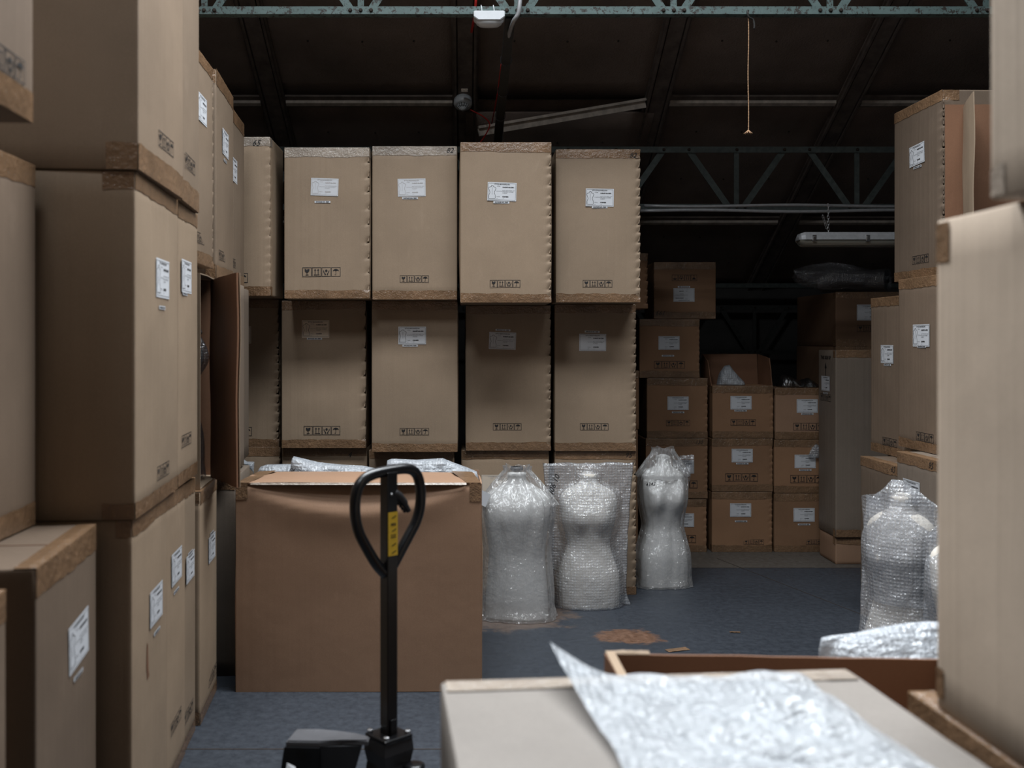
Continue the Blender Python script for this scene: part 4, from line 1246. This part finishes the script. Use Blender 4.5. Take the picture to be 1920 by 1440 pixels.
c = leftrow('third floor carton of left row, narrow strip visible', 346, Yn2 + .014, 366, 0, HL - .02, w=.5); c.tape('right', T); c.tape('right', B_); c.label(354, 1062, face='right', scale=1.0); c.sticker(354, 1036, face='right'); c.symbols(352, 1335, face='right')
# recessed cartons in the shade behind the far end
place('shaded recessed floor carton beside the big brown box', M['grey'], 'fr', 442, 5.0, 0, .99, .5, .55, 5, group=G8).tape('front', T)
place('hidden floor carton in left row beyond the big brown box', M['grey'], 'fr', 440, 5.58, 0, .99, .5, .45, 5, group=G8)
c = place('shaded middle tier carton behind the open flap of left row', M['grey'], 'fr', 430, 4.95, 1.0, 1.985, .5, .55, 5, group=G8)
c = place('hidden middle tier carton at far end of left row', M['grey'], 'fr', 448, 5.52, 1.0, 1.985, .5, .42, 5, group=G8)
# middle tier near
c = leftrow('middle tier carton of left row with label and pale side', 253, 3.16, 333, HL + .003, 2 * HL, w=.62, bulge=.01); c.tape('right', T, ret=.10); c.tape('right', B_, ret=.10); c.label(300, 523, face='right', scale=1.2); c.sticker(298, 577, face='right'); c.symbols(303, 882, face='right')
Ym = 3.16 + span(253, 3.16, 5, 333)
c = leftrow('second middle tier carton of left row, label beside the gap', 333, Ym + .022, 370, HL + .003, 2 * HL, w=.5, bulge=.01); c.tape('right', T); c.tape('right', B_); c.label(346, 519, face='right', scale=1.15); c.sticker(343, 551, face='right'); c.symbols(347, 824, face='right')
# top tier near
c = leftrow('high carton at top of near left stack with symbols', 259, 3.15, 343, 2 * HL + .004, 3 * HL - .02, w=.66, bulge=.004, yaw=4); c.tape('right', B_, h=.085, ret=.10); c.symbols(310, 270, face='right', scale=1.15)
c = leftrow('second high carton of left row with taped bottom edge', 341, 3.15 + span(259, 3.15, 4, 343) + .015, 373, 2 * HL + .004, 3 * HL - .02, w=.5, yaw=6, bulge=.008); c.tape('right', B_, h=.085); c.symbols(354, 308, face='right', scale=1.15)
# top tier far
c = place('high carton of left row half hidden, label at its edge', M['tan_dimmed'], 'fr', 361, 4.36, 2.03, 2.99, .5, .46, 3, group=G8, dents=('br',)); c.tape('right', T); c.tape('right', B_); c.label(377, 205, face='right', scale=1.1); c.symbols(372, 446, face='right')
c = place('high carton of left row with light front edge and label', M['tan_dimmed'], 'fr', 405, 4.9, 1.99, 3.02, .5, .58, 5, group=G8); c.tape('right', T, h=.07); c.tape('right', B_, h=.07); c.label(420, 270, face='right', scale=1.15); c.sticker(419, 302, face='right'); c.symbols(415, 480, face='right')
c = place('farthest high carton of left row with peeling label', M['tan_dimmed'], 'fr', 437, 5.5, 1.99, 2.96, .5, .4, 4, group=G8); c.tape('right', T, h=.07); c.tape('right', B_, h=.07); c.label(438, 319, face='right', scale=1.15); c.symbols(439, 494, face='right')
# open carton in the middle tier with its door swung out
op = empty('open_carton', (0, 0, 0)); tag(op, 'tall carton in left row standing open with flap swung towards aisle', 'cardboard box', G8)
xr, xl_, ya, yb, za, zb = -1.17, -1.62, 4.40, 4.86, 1.025, 1.98
wavy_board('wall_panel', [(xl_, ya, za), (xl_, yb, za), (xl_, yb, zb), (xl_, ya, zb)], M['inner'], op)
wavy_board('wall_panel', [(xl_, yb, za), (xr - .04, yb, za), (xr - .04, yb, zb), (xl_, yb, zb)], M['inner'], op)
wavy_board('wall_panel', [(xl_, ya, za), (xr, ya, za), (xr, ya, zb), (xl_, ya, zb)], M['tan'], op)
wavy_board('top_panel', [(xl_, ya, zb), (xr, ya, zb), (xr - .04, yb, zb), (xl_, yb, zb)], M['tan'], op)
wavy_board('base_panel', [(xl_, ya, za), (xr, ya, za), (xr - .04, yb, za), (xl_, yb, za)], M['tan'], op)
hx, hy = WX(396, 4.80), 4.80
ex, ey = WX(445, 4.42), 4.42
wavy_board('door_flap', [(hx, hy, 1.03), (ex, ey, 1.03), (ex, ey, 1.985), (hx, hy, 1.975)], M['inner'], op, t=.008, amp=.012)
wavy_board('door_flap_face', [(hx + .008, hy + .004, 1.03), (ex + .010, ey + .008, 1.03), (ex + .010, ey + .008, 1.985), (hx + .008, hy + .004, 1.975)], M['tan'], op, t=.004, amp=.012)

# nearest left stacks
c = place('near left floor carton with taped edge and big blurred label', M['tan_shaded'], 'fr', 67, 2.49, 0, HL, .55, .61, 7, group=G8, bulge=.008); c.tape('right', T, h=.075, ret=.0); c.label(142, 1200, face='right', scale=1.2, rot=-3); c.sticker(140, 1265, face='right')
c = place('shaded near left carton standing back on the floor carton', M['tan_shaded'], 'fr', -108, 2.50, HL + .005, 2 * HL, .5, .575, 1.5, group=G8, bulge=.012); c.tape('right', T, h=.07); c.tape('right', B_, h=.07)
c = place('nearest blurred middle carton at left picture edge', M['tan_shaded'], 'fr', -260, 1.72, HL + .005, 2 * HL, .5, .55, 3, group=G8, bulge=.012); c.tape('right', B_, h=.07)
c = place('nearest blurred floor carton in the bottom left corner', M['tan_shaded'], 'fr', -250, 1.70, 0, HL, .5, .58, 3, group=G8, bulge=.012); c.tape('right', T, h=.07)
c = place('nearest high carton in the top left corner of picture', M['tan_shaded'], 'fr', -150, 1.92, 2 * HL + .005, 3 * HL, .5, .57, 3, group=G8, bulge=.01); c.tape('right', B_, h=.075); c.symbols(5, 112, face='right', scale=1.2)

# --- the big brown box in the middle
Yq = 4.77
bb = front('big reddish brown box with open back top, centre of aisle', M['red'], 443, 902, Yq, 0, .998, d=.74, bulge=.010, body=False)
w, d, h = bb.w, bb.d, bb.h
fp = wavy_board('front_panel', [(-w/2, 0, 0), (w/2, 0, .004), (w/2, 0, h), (-w/2, 0, h)], M['red'], bb.root, t=.008, amp=-.004, n=48)
for v in fp.data.vertices:      # the panel has buckled: its upper middle leans back along a curved crease
    u = (v.co.x / w + .5)
    za = h - .02 - .115 * math.sin(math.pi * min(1, max(0, (u - .04) / .90))) ** .8
    k = max(0, v.co.z - za)
    v.co.y += -.014 * math.exp(-((v.co.z - za) / .10) ** 2) * math.sin(math.pi * u) + .50 * k
wavy_board('side_panel', [(-w/2, d, 0), (-w/2, 0, 0), (-w/2, 0, h), (-w/2, d, h - .05)], M['red'], bb.root, t=.008)
wavy_board('side_panel', [(w/2, 0, 0), (w/2, d, 0), (w/2, d, h - .06), (w/2, 0, h)], M['red'], bb.root, t=.008)
wavy_board('back_panel', [(w/2, d, 0), (-w/2, d, 0), (-w/2, d, h - .03), (w/2, d, h - .03)], M['red'], bb.root, t=.008)
wavy_board('base_panel', [(-w/2, 0, .006), (w/2, 0, .006), (w/2, d, .006), (-w/2, d, .006)], M['red'], bb.root, t=.008)
fb = wavy_board('top_flap', [(-w/2 + .002, -.002, h), (w/2 - .002, -.002, h), (w/2 - .03, .40, h - .004), (-w/2 + .03, .40, h + .002)], M['red'], bb.root, t=.006, amp=.010, n=20)
def strip(name, pts, mat, parent):
    bm = bmesh.new(); bm.faces.new([bm.verts.new(p) for p in pts]); return obj(name, bm, mat, parent)
strip('corner_tape', [(-w/2, -.007, h - .075), (-w/2 + .055, -.007, h - .075), (-w/2 + .055, -.007, h + .005), (-w/2, -.007, h + .005)], M['tape'], bb.root)
strip('corner_tape', [(w/2 - .055, -.007, h - .085), (w/2, -.007, h - .085), (w/2, -.007, h + .005), (w/2 - .055, -.007, h + .005)], M['tape'], bb.root)
strip('corner_tape', [(-w/2, -.006, h + .006), (-w/2 + .06, -.006, h + .006), (-w/2 + .12, .39, h + .013), (-w/2 + .03, .39, h + .009)], M['tape'], bb.root)
strip('corner_tape', [(w/2 - .07, -.006, h + .006), (w/2, -.006, h + .006), (w/2 - .04, .39, h + .006), (w/2 - .15, .39, h + .010)], M['tape'], bb.root)
strip('clear_tape', [(-w/2 + .07, -.0105, h - .004), (w/2 - .07, -.0145, h - .004), (w/2 - .07, -.006, h + .006), (-w/2 + .07, -.006, h + .006)], M['tape_clear'], bb.root)
G9 = 'bubble wrapped bundles in the big box'
def bundle(lbl, outl, Y, seed, wr=None):
    o = pillow('bubble_wrap_bundle', outl, Y, .80, .16, M['bubble_dense'], n=44, m=18, amp=.014, seed=seed)
    tag(o, lbl, 'bubble wrap', G9)
    if wr:
        p = bpy.data.objects.new('marker_writing', writing(wr[0], .035)); COL.objects.link(p); p.parent = o; q = W(wr[1], wr[2], Y) - o.location; p.location = (q.x, -.035, q.z)
    return o
bundle('flat bubble wrap bundle low at left end of big box', [(482, 892), (486, 876), (500, 871), (540, 870), (600, 872), (620, 890)], 5.42, 11)
bundle('bubble wrap bundle with peaked corner and black writing, in big box', [(543, 892), (545, 866), (549, 855), (570, 860), (600, 867), (640, 871), (680, 873), (705, 878), (715, 890)], 5.24, 12, ('06.11', 557, 880))
bundle('bubble wrap bundle at right end of big box beyond truck handle', [(722, 893), (724, 864), (735, 860), (780, 862), (830, 859), (850, 867), (875, 876), (894, 884), (898, 900)], 5.32, 13)
o = pillow('bubble_wrap_bundle', [(449, 890), (450, 858), (458, 864), (466, 876), (474, 884), (476, 892)], 5.62, .995, .1, M['bubble_dense'], n=16, m=10, amp=.006, seed=14); tag(o, 'small tip of bubble wrap above left corner of big box', 'bubble wrap', G9)

# ------------------------------------------------------------------ dress forms
def interp(tab, z):
    n = len(tab)
    for k in range(n - 1):
        a, b = tab[k], tab[k+1]
        if a[0] <= z <= b[0]:
            p, q = tab[max(k-1, 0)], tab[min(k+2, n-1)]
            h = b[0] - a[0]; t = (z - a[0]) / h
            out = []
            for i in range(len(a)):
                m0 = (b[i] - p[i]) / max(1e-6, b[0] - p[0]) * h; m1 = (q[i] - a[i]) / max(1e-6, q[0] - a[0]) * h
                out.append((2*t**3-3*t*t+1)*a[i] + (t**3-2*t*t+t)*m0 + (-2*t**3+3*t*t)*b[i] + (t**3-t*t)*m1)
            out[3] = max(0, out[3]); return out
    return list(tab[-1])
FEM = [(0, .172, .115, 0), (.10, .178, .120, 0), (.22, .172, .118, 0), (.34, .140, .098, 0), (.42, .122, .088, 0), (.50, .134, .094, .1), (.59, .153, .102, .9), (.65, .158, .102, .8), (.72, .162, .092, .2), (.765, .152, .080, 0), (.80, .118, .068, 0), (.83, .068, .054, 0), (.85, .050, .049, 0), (.875, .048, .048, 0), (.91, .047, .047, 0), (.915, .02, .02, 0)]
MALE = [(0, .192, .125, 0), (.12, .190, .124, 0), (.30, .176, .114, 0), (.40, .172, .112, 0), (.52, .186, .122, .1), (.62, .203, .130, .3), (.69, .206, .124, .2), (.735, .194, .108, .05), (.77, .158, .092, 0), (.80, .105, .075, 0), (.825, .066, .062, 0), (.85, .055, .055, 0), (.885, .054, .054, 0), (.89, .02, .02, 0)]
def torso_ring(tab, z, n=40, grow=0.0, kf=1.0, bust=.045):
    _, a, b, k = interp(tab, z)
    out = []
    for i in range(n):
        t = 2 * math.pi * i / n
        c, s = math.cos(t), math.sin(t)
        x = (a + grow) * math.copysign(abs(c) ** .85, c); y = (b + grow) * math.copysign(abs(s) ** .85, s)
        if s < 0 and k > 0:
            y -= bust * k * (math.exp(-((x - .07) / .045) ** 2) + math.exp(-((x + .07) / .045) ** 2))
        out.append(Vector((x, y, z)))
    return out
def torso_mesh(tab, n=40, bust=.04, nz=60):
    bm = bmesh.new(); zmax = tab[-1][0]; rows = []
    for k in range(nz + 1):
        rows.append([bm.verts.new(p) for p in torso_ring(tab, zmax * k / nz, n, bust=bust)])
    for r0, r1 in zip(rows, rows[1:]):
        for i in range(n): bm.faces.new((r0[i], r0[(i+1) % n], r1[(i+1) % n], r1[i])).smooth = True
    bm.faces.new(rows[0][::-1]); bm.faces.new(rows[-1])
    return bm
def poly_bag(tab, seed, n=120, nz=90, top=.06, bust=.03, gather=.80, width=.02, spread=.02, hang=.0):
    """thin film sack draped over a form, pleats running down from a gathered neck"""
    bm = bmesh.new(); zmax = tab[-1][0]; rows = []
    rs = random.Random(seed)
    for k in range(nz + 1):
        t = k / nz; z = .004 + (zmax + top - .004) * t
        zz = min(z, zmax - .006)
        base = torso_ring(tab, zz, n, bust=bust)
        # film bridges from shoulder to the gathered neck like a tent
        row = []
        for i, p in enumerate(base):
            a = 2 * math.pi * i / n; c, s = math.cos(a), math.sin(a)
            rx, ry = abs(p.x), abs(p.y)
            lim = None
            g = width + spread * (1 - t)
            x = p.x + math.copysign(g, c) * min(1, abs(c) * 2); y = p.y + math.copysign(g * .7, s) * min(1, abs(s) * 2)
            if z > gather * zmax:
                q = (z - gather * zmax) / (zmax + top - gather * zmax)
                a0 = interp(tab, gather * zmax)[1] + width
                tent = a0 * (1 - q) ** .85 + .040
                x = math.copysign(max(abs(x), abs(c) * tent * .98), c); y = math.copysign(max(abs(y), abs(s) * tent * .55), s)
                if z > zmax:
                    f_ = (z - zmax) / top; x *= 1 + .15 * f_; y *= 1 + .15 * f_
            wa = .010 * noise.noise(Vector((math.cos(a) * 2.4, math.sin(a) * 2.4, seed + z * .9))) * (1.2 - .3 * t)
            pl = math.sin(a * 11 + 4 * noise.noise(Vector((c * 1.3, s * 1.3, z * 2.6 + seed)))) * .0065 * (0.3 + 1.3 * t * t)
            sharp = .022 * (abs(noise.noise(Vector((c * 3.2, s * 3.2, z * 1.9 + seed * 2)))) - .12)
            r = wa + pl + sharp
            if z < .07: r += .022 * (1 - z / .07) * (abs(noise.noise(Vector((c * 2.5, s * 2.5, seed + 9)))) + .5)
            x += c * r; y += s * r
            # the shell never cuts into the form
            row.append(bm.verts.new((x, y, z + (.02 * noise.noise(Vector((c * 2, s * 2, seed + 5))) * max(0, t - .93) / .07))))
        rows.append(row)
    for r0, r1 in zip(rows, rows[1:]):
        for i in range(n): bm.faces.new((r0[i], r0[(i+1) % n], r1[(i+1) % n], r1[i])).smooth = True
    return bm

# left: broad white torso in a clear bag
f1 = empty('dress_form', (WX(969, 6.08), 6.08, 0), math.radians(-6)); tag(f1, 'broad white torso in clear polythene bag beside the big box', 'dress form', 'wrapped dress forms on the floor')
obj('torso', torso_mesh(MALE), M['form'], f1)
obj('polythene_bag', poly_bag(MALE, 2, top=.03, bust=.03, gather=.76, width=.012), M['poly'], f1)
bm = bmesh.new(); lathe(bm, [(.030, .892), (.040, .894), (.038, .915), (.028, .915)], 24, cap=False); obj('neck_ring', bm, M['grey_enamel'], f1, smooth=True)
tg = paper_mesh(M['paper'], .075, .085); t_ = obj('paper_tag', tg, None, f1); t_.location = (-.20, -.10, .735); t_.rotation_euler = (0, math.radians(22), math.radians(-15))
# middle: bubble wrapped
f2 = empty('dress_form', (WX(1103, 6.33), 6.33, 0), math.radians(3)); tag(f2, 'bubble wrapped torso in square topped wrap, middle of the three', 'dress form', 'wrapped dress forms on the floor')
FEM2 = [(z * .93, a * 1.12, b * .95, k) for z, a, b, k in FEM]
o = obj('torso', torso_mesh(FEM2), M['form_warm'], f2)
def flat_bag(tab, wtop, wmid, hgt, seed, n=60, m=60, slant=0.0):
    bm = bmesh.new(); sides = []
    for s in (-1, 1):
        g = []
        for j in range(m + 1):
            row = []; v = j / m; z = .004 + hgt * v
            hw = wmid + (wtop - wmid) * v ** 2 + (.03 * (1 - v / .08) if v < .08 else 0)
            _, a, b, k = interp(tab, min(z, tab[-1][0] - .01))
            for i in range(n + 1):
                u = -1 + 2 * i / n; x = hw * u
                inside = max(0, 1 - (abs(x) / max(.05, a + .03)) ** 2.6)
                bb_ = (b + .012) * (1 if v < .8 else max(0, 1 - ((v - .8) / .2) ** 1.5))
                yy = bb_ * inside ** .5 + .010 * max(0, (1 - abs(u)))
                if s < 0: yy += .03 * k * inside
                edge = (0 < i < n and j < m)
                q = Vector((x * 8, z * 8, seed + s * 4))
                yy += (.006 * noise.noise(q) + .008 * abs(noise.noise(q * 2.2))) if edge else 0
                xo = .006 * noise.noise(Vector((v * 9, seed, i // (n // 2 + 1)))) * abs(u)
                zo = .012 * noise.noise(Vector((u * 3, seed, 8))) * v ** 6 - slant * (max(0, u) + 1.6 * max(0, -u - .25)) * v ** 4
                row.append(bm.verts.new((x + xo, s * yy if edge else 0.0, z + zo)) if (edge or s == -1) else sides[0][j][i])
            g.append(row)
        sides.append(g)
    for g in sides:
        for j in range(m):
            for i in range(n):
                q4 = (g[j][i], g[j][i+1], g[j+1][i+1], g[j+1][i])
                if len(set(q4)) == 4:
                    try: bm.faces.new(q4).smooth = True
                    except ValueError: pass
    return bm
obj('bubble_wrap_sack', flat_bag(FEM2, .292, .245, .905, 3), M['bubble'], f2)
bm = bmesh.new(); text_into(bm, '406 10', 0, 0, .05, .0004, math.radians(68), .3); o = obj('marker_writing', finish2(bm, 'marker_writing', M['ink']), None, f2); o.location = (-.238, -.035, .70)
# right: slim torso
f3 = empty('dress_form', (WX(1243, 6.86), 6.86, 0), math.radians(8)); tag(f3, 'slim white torso in clear bag, right of the three, by dark gap', 'dress form', 'wrapped dress forms on the floor')
FEM3 = [(z * .985, a * .97, b * .95, k) for z, a, b, k in FEM]
obj('torso', torso_mesh(FEM3), M['form'], f3)
obj('polythene_bag', poly_bag(FEM3, 6, top=.045, bust=.058, gather=.84, width=.010, spread=.012), M['poly'], f3)
bm = bmesh.new(); g = []
for j in range(13):
    row = []
    for i in range(13):
        u, v = i / 12, j / 12
        row.append(bm.verts.new((.10 + .10 * u + .03 * v, .02 + .03 * noise.noise(Vector((u * 3, v * 3, 1))), .80 + .09 * v - .10 * (1 - v) * u + .01 * noise.noise(Vector((u * 4, v * 4, 3))))))
    g.append(row)
for j in range(12):
    for i in range(12): bm.faces.new((g[j][i], g[j][i+1], g[j+1][i+1], g[j+1][i])).smooth = True
obj('bag_corner', bm, M['bubble'], f3)
bm = bmesh.new(); text_into(bm, '4342', 0, 0, .034, .0002, math.radians(6), .3); o = obj('marker_writing', finish2(bm, 'marker_writing', M['ink']), None, f3); o.location = (-.165, -.125, .70)
# two bubble wrapped forms at the right, side on
for (px, Y, top_px, rz, sd, lb, sc) in ((1690, 4.92, 905, -38, 21, 'bubble wrapped torso standing by the right hand row, sheet hanging down', 1.0), (1812, 4.42, 958, -30, 22, 'second bubble wrapped torso, cut off by near right box', .92)):
    hgt = WZ(top_px, Y)
    fx = empty('dress_form', (WX(px, Y), Y, 0), math.radians(rz)); tag(fx, lb, 'dress form', 'bubble wrapped dress forms at right')
    tb = [(z * (hgt - .05) / .915, a * 1.0 * sc, b * 1.05 * sc, k) for z, a, b, k in FEM]
    obj('torso', torso_mesh(tb), M['form_warm'], fx)
    obj('bubble_wrap_sack', flat_bag(tb, .17 * sc, .20 * sc, hgt + .01, sd, slant=.11), M['bubble'], fx)
    if sd == 21:
        bm = bmesh.new(); g = []
        for j in range(31):
            row = []
            for i in range(21):
                u, v = i / 20, j / 30
                a = math.radians(-150 + 120 * u); r = .205 - .02 * v
                zz = hgt * (.93 - .52 * v) + .04 * (1 - abs(2 * u - 1)) * (1 - v)
                row.append(bm.verts.new((r * math.cos(a) * .95 + .02 * v, r * math.sin(a) * .78 + .006 * noise.noise(Vector((u * 6, v * 8, 3))), zz + .012 * noise.noise(Vector((u * 4, 2, 1))) * (v > .95))))
            g.append(row)
        for j in range(30):
            for i in range(20): bm.faces.new((g[j][i], g[j][i+1], g[j+1][i+1], g[j+1][i])).smooth = True
        obj('outer_wrap_layer', bm, M['bubble'], fx)
# dark wrapped form inside the open left carton
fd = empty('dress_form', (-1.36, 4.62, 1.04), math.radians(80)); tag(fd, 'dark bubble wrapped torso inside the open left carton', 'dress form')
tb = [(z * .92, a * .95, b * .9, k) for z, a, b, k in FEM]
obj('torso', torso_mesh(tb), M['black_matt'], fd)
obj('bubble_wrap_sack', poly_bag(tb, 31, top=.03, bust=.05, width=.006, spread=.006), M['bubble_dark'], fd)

# tape scraps on the floor
for (px, py, a, lb) in ((1270, 1219, 20, 'tan tape scrap on the floor beyond open carton'), (1378, 1186, -5, 'thin tan scrap on the floor right of rusty patch')):
    Y = F * H / (py - VY); bm = bmesh.new(); g = []
    Ls, Ws = (.13, .05) if px == 1270 else (.06, .02)
    for j in range(3):
        g.append([bm.verts.new((-Ls/2 + Ls * i / 8, -Ws/2 + Ws * j / 2, .003 + .004 * abs(noise.noise(Vector((i * .7, j, 0)))))) for i in range(9)])
    for j in range(2):
        for i in range(8): bm.faces.new((g[j][i], g[j][i+1], g[j+1][i+1], g[j+1][i]))
    o = obj('tape_scrap', bm, M['tape']); tag(o, lb, 'scrap', 'scraps on the floor'); o.location = (WX(px, Y), Y, 0); o.rotation_euler = (0, 0, math.radians(a))

# ------------------------------------------------------------------ pallet truck
JY = 3.2; JX = WX(729, JY); PH = math.radians(42)
jk = empty('pallet_truck', (JX, JY, 0), PH); tag(jk, 'black hand pallet truck with loop handle and yellow sticker', 'pallet truck')
cph, sph = math.cos(PH), math.sin(PH)
def JL(px, py):                  # a point in the handle's own upright plane
    r = (px - VX) / F
    a = (JY * r - JX) / (cph - r * sph)
    Y = JY + a * sph
    return (a, 0.0, H - (py - VY) * Y / F)
z_lo, z_hi = .40, JL(733, 884)[2]
S = .0205
obj('handle_column', boxbm((-S, -S, z_lo), (S, S, z_hi), .003), M['black'], jk)
loop = [JL(*p) for p in ((722, 1076), (706, 1058), (688, 1028), (673, 998), (666, 965), (667, 930), (676, 906), (698, 890), (732, 882), (764, 879), (781, 889), (788, 915), (788, 945), (781, 975), (766, 1005), (750, 1035), (738, 1058), (731, 1070))]
bm = bmesh.new(); tube(bm, spline(loop, 6), .0175, 16); obj('handle_loop', bm, M['black'], jk, smooth=True)
bm = bmesh.new(); lv = [(.012, -.010, JL(738, 922)[2]), (.035, -.012, JL(750, 930)[2]), (.055, -.012, JL(762, 942)[2]), (.072, -.012, JL(772, 956)[2])]
tube(bm, spline(lv, 5), [.014] * 6 + [.013] * 5 + [.009] * 5, 10)
for k in range(5): 
    t = .3 + .13 * k; p = Vector(lv[0]).lerp(Vector(lv[-1]), t); bmesh.ops.create_icosphere(bm, subdivisions=1, radius=.007, matrix=Matrix.Translation(p + Vector((-.006, 0, -.010))))
obj('release_lever', bm, M['black_matt'], jk, smooth=True)
bm = bmesh.new(); bmesh.ops.create_uvsphere(bm, u_segments=12, v_segments=8, radius=.0045, matrix=Matrix.Translation((-.006, -S - .001, JL(738, 924)[2]))); obj('pivot_pin', bm, M['steel'], jk, smooth=True)
zs0, zs1 = JL(740, 1038)[2], JL(740, 957)[2]
st = obj('warning_sticker', boxbm((-S + .002, -S - .0012, zs0), (S - .001, -S - .0004, zs1)), M['yellow'], jk)
bm = bmesh.new()
for k, z in enumerate([zs0 + (zs1 - zs0) * t for t in (.08, .25, .42, .47, .58, .70, .73, .88)]):
    if k in (0, 1, 4, 7): line2(bm, (-.004, z - .003), (.012, z + .004), .003, -S - .0018)
    else:
        for q in range(3): line2(bm, (-.008 + .007 * q, z), (-.003 + .007 * q, z + .001), .004, -S - .0018)
obj('sticker_print', finish2(bm, 'sticker_print', M['ink']), None, st)
# column foot
zp = WZ(1374, JY)
ft = obj('column_foot', boxbm((-.055, -.055, zp - .014), (.055, .055, zp), .004), M['black'], jk)
for sx_, sy_ in ((-1, -1), (1, -1), (1, 1), (-1, 1)):
    bm = bmesh.new(); lathe(bm, [(.010, zp), (.010, zp + .009), (.006, zp + .012)], 6, .043 * sx_, .043 * sy_); obj('bolt', bm, M['steel'], ft)
bm = bmesh.new(); box(bm, (.016, .0, zp), (.024, .045, zp + .075), .003); box(bm, (-.012, -.028, zp), (.012, -.022, zp + .05), .002); obj('bracket', bm, M['black'], jk)
bm = bmesh.new()
rings = []
for z, a, b in ((zp - .014, .055, .052), (zp - .05, .058, .055), (zp - .09, .05, .05), (.20, .065, .06), (.10, .07, .065)):
    rings.append([bm.verts.new(p) for p in ((-a, -b, z), (a, -b, z), (a, b, z), (-a, b, z))])
for r0, r1 in zip(rings, rings[1:]):
    for k in range(4): bm.faces.new((r0[k], r0[(k+1) % 4], r1[(k+1) % 4], r1[k]))
bm.faces.new(rings[0]); bm.faces.new(rings[-1][::-1]); obj('pump_body', bm, M['black_matt'], jk)
bm = bmesh.new(); tube(bm, [(.045, -.075, .12), (.045, -.075, .325)], .019, 16); obj('pump_piston', bm, M['black_matt'], jk, smooth=True)
bm = bmesh.new(); tube(bm, [(.045 + .026 * math.cos(a), -.075 + .026 * math.sin(a), .16 + .15 * k / 110) for k, a in enumerate([2*math.pi*7*i/110 for i in range(111)])], .0038, 8); obj('spring', bm, M['steel'], jk, smooth=True)
bm = bmesh.new(); lathe(bm, [(.03, .312), (.034, .320), (.034, .330), (.02, .334)], 16, .045, -.075); obj('spring_cap', bm, M['black'], jk, smooth=True)
for s in (-1, 1):
    bm = bmesh.new(); tube(bm, [(s * .025, -.01, .09), (s * .085, -.01, .09)], .09, 28); obj('steering_wheel', bm, M['black_matt'], jk, smooth=True)
# head frame of the forks, built in hall directions
hd = empty('head_frame', (0, 0, 0)); hd.parent = jk
Rj = Matrix.Rotation(-PH, 3, 'Z')
def J(p): return Rj @ (Vector(p) - Vector((JX, JY, 0)))
def jpx(px, py, z):              # measured point on a horizontal level z
    Y = F * (H - z) / (py - VY); return (WX(px, Y), Y, z)
zt = .425
topo = [jpx(536, 1389, zt), jpx(600, 1390, zt), jpx(640, 1386, zt), jpx(690, 1388, zt), jpx(693, 1380, zt), jpx(668, 1375, zt), jpx(640, 1371, zt), jpx(600, 1366, zt), jpx(556, 1366, zt)]
bm = bmesh.new(); up_ = [bm.verts.new(J(p)) for p in topo]; dn = [bm.verts.new(J((p[0], p[1], p[2] - .016))) for p in topo]
bm.faces.new(up_); bm.faces.new(dn[::-1]); nn = len(topo)
for k in range(nn): bm.faces.new((up_[k], dn[k], dn[(k+1) % nn], up_[(k+1) % nn]))
bmesh.ops.bevel(bm, geom=[e for e in bm.edges if len(e.link_faces) == 2 and (bm.faces.ensure_lookup_table() or True) and all(v in up_ for v in e.verts)], offset=.004, segments=2, affect='EDGES')
obj('frame_cover', bm, M['grey_enamel'], hd)
def prism(name, top_pts, bot_pts, mat):
    bm = bmesh.new(); a = [bm.verts.new(J(p)) for p in top_pts]; b = [bm.verts.new(J(p)) for p in bot_pts]; n_ = len(a)
    bm.faces.new(a); bm.faces.new(b[::-1])
    for k in range(n_): bm.faces.new((a[k], b[k], b[(k+1) % n_], a[(k+1) % n_]))
    return obj(name, bm, mat, hd)
p0, p1, p2, p3 = topo[0], topo[1], topo[7], topo[8]
low = lambda p, dx, dy, z: (p[0] + dx, p[1] + dy, z)
prism('front_plate', [low(p0, -.004, -.01, zt - .017), low(p1, 0, -.012, zt - .017), low(p1, 0, .0, zt - .017), low(p0, 0, .0, zt - .017)], [low(p0, -.045, -.05, .10), low(p1, -.012, -.05, .10), low(p1, -.01, .0, .10), low(p0, -.045, .0, .10)], M['black'])
prism('frame_body', [low(p0, 0, .0, zt - .017), low(p1, 0, .0, zt - .017), low(topo[3], -.02, .0, zt - .018), low(topo[4], -.02, 0, zt - .018), low(p2, 0, 0, zt - .017), low(p3, 0, 0, zt - .017)],
      [low(p0, -.03, .0, .12), low(p1, -.02, .0, .12), low(topo[3], -.05, .0, .30), low(topo[4], -.05, 0, .30), low(p2, 0, 0, .12), low(p3, 0, 0, .12)], M['black_matt'])
q = W(554, 1440, 3.02); bm = bmesh.new(); vs_ = [bm.verts.new(J(p)) for p in (W(538, 1430, 3.035), W(553, 1437, 3.035), W(566, 1462, 3.02), W(534, 1458, 3.02))]; bm.faces.new(vs_); obj('white_sticker', bm, M['paper'], hd)
for k, off in enumerate((0, .34)):
    bm = bmesh.new(); a = Vector((-.66 + off * .8, 2.98 - off * .0, .0)); dr = Vector((-.25, -.97, 0))
    p = a; q2 = a + dr * 1.05
    bar(bm, J((p.x, p.y, .075)), J((q2.x, q2.y, .075)), .15, .05, up=(0, 0, 1)); obj('fork', bm, M['black'], jk)
bm = bmesh.new(); bar(bm, J((-.70, 3.0, .11)), J((-.32, 3.0, .11)), .06, .12, up=(0, 0, 1)); obj('cross_beam', bm, M['black'], jk)
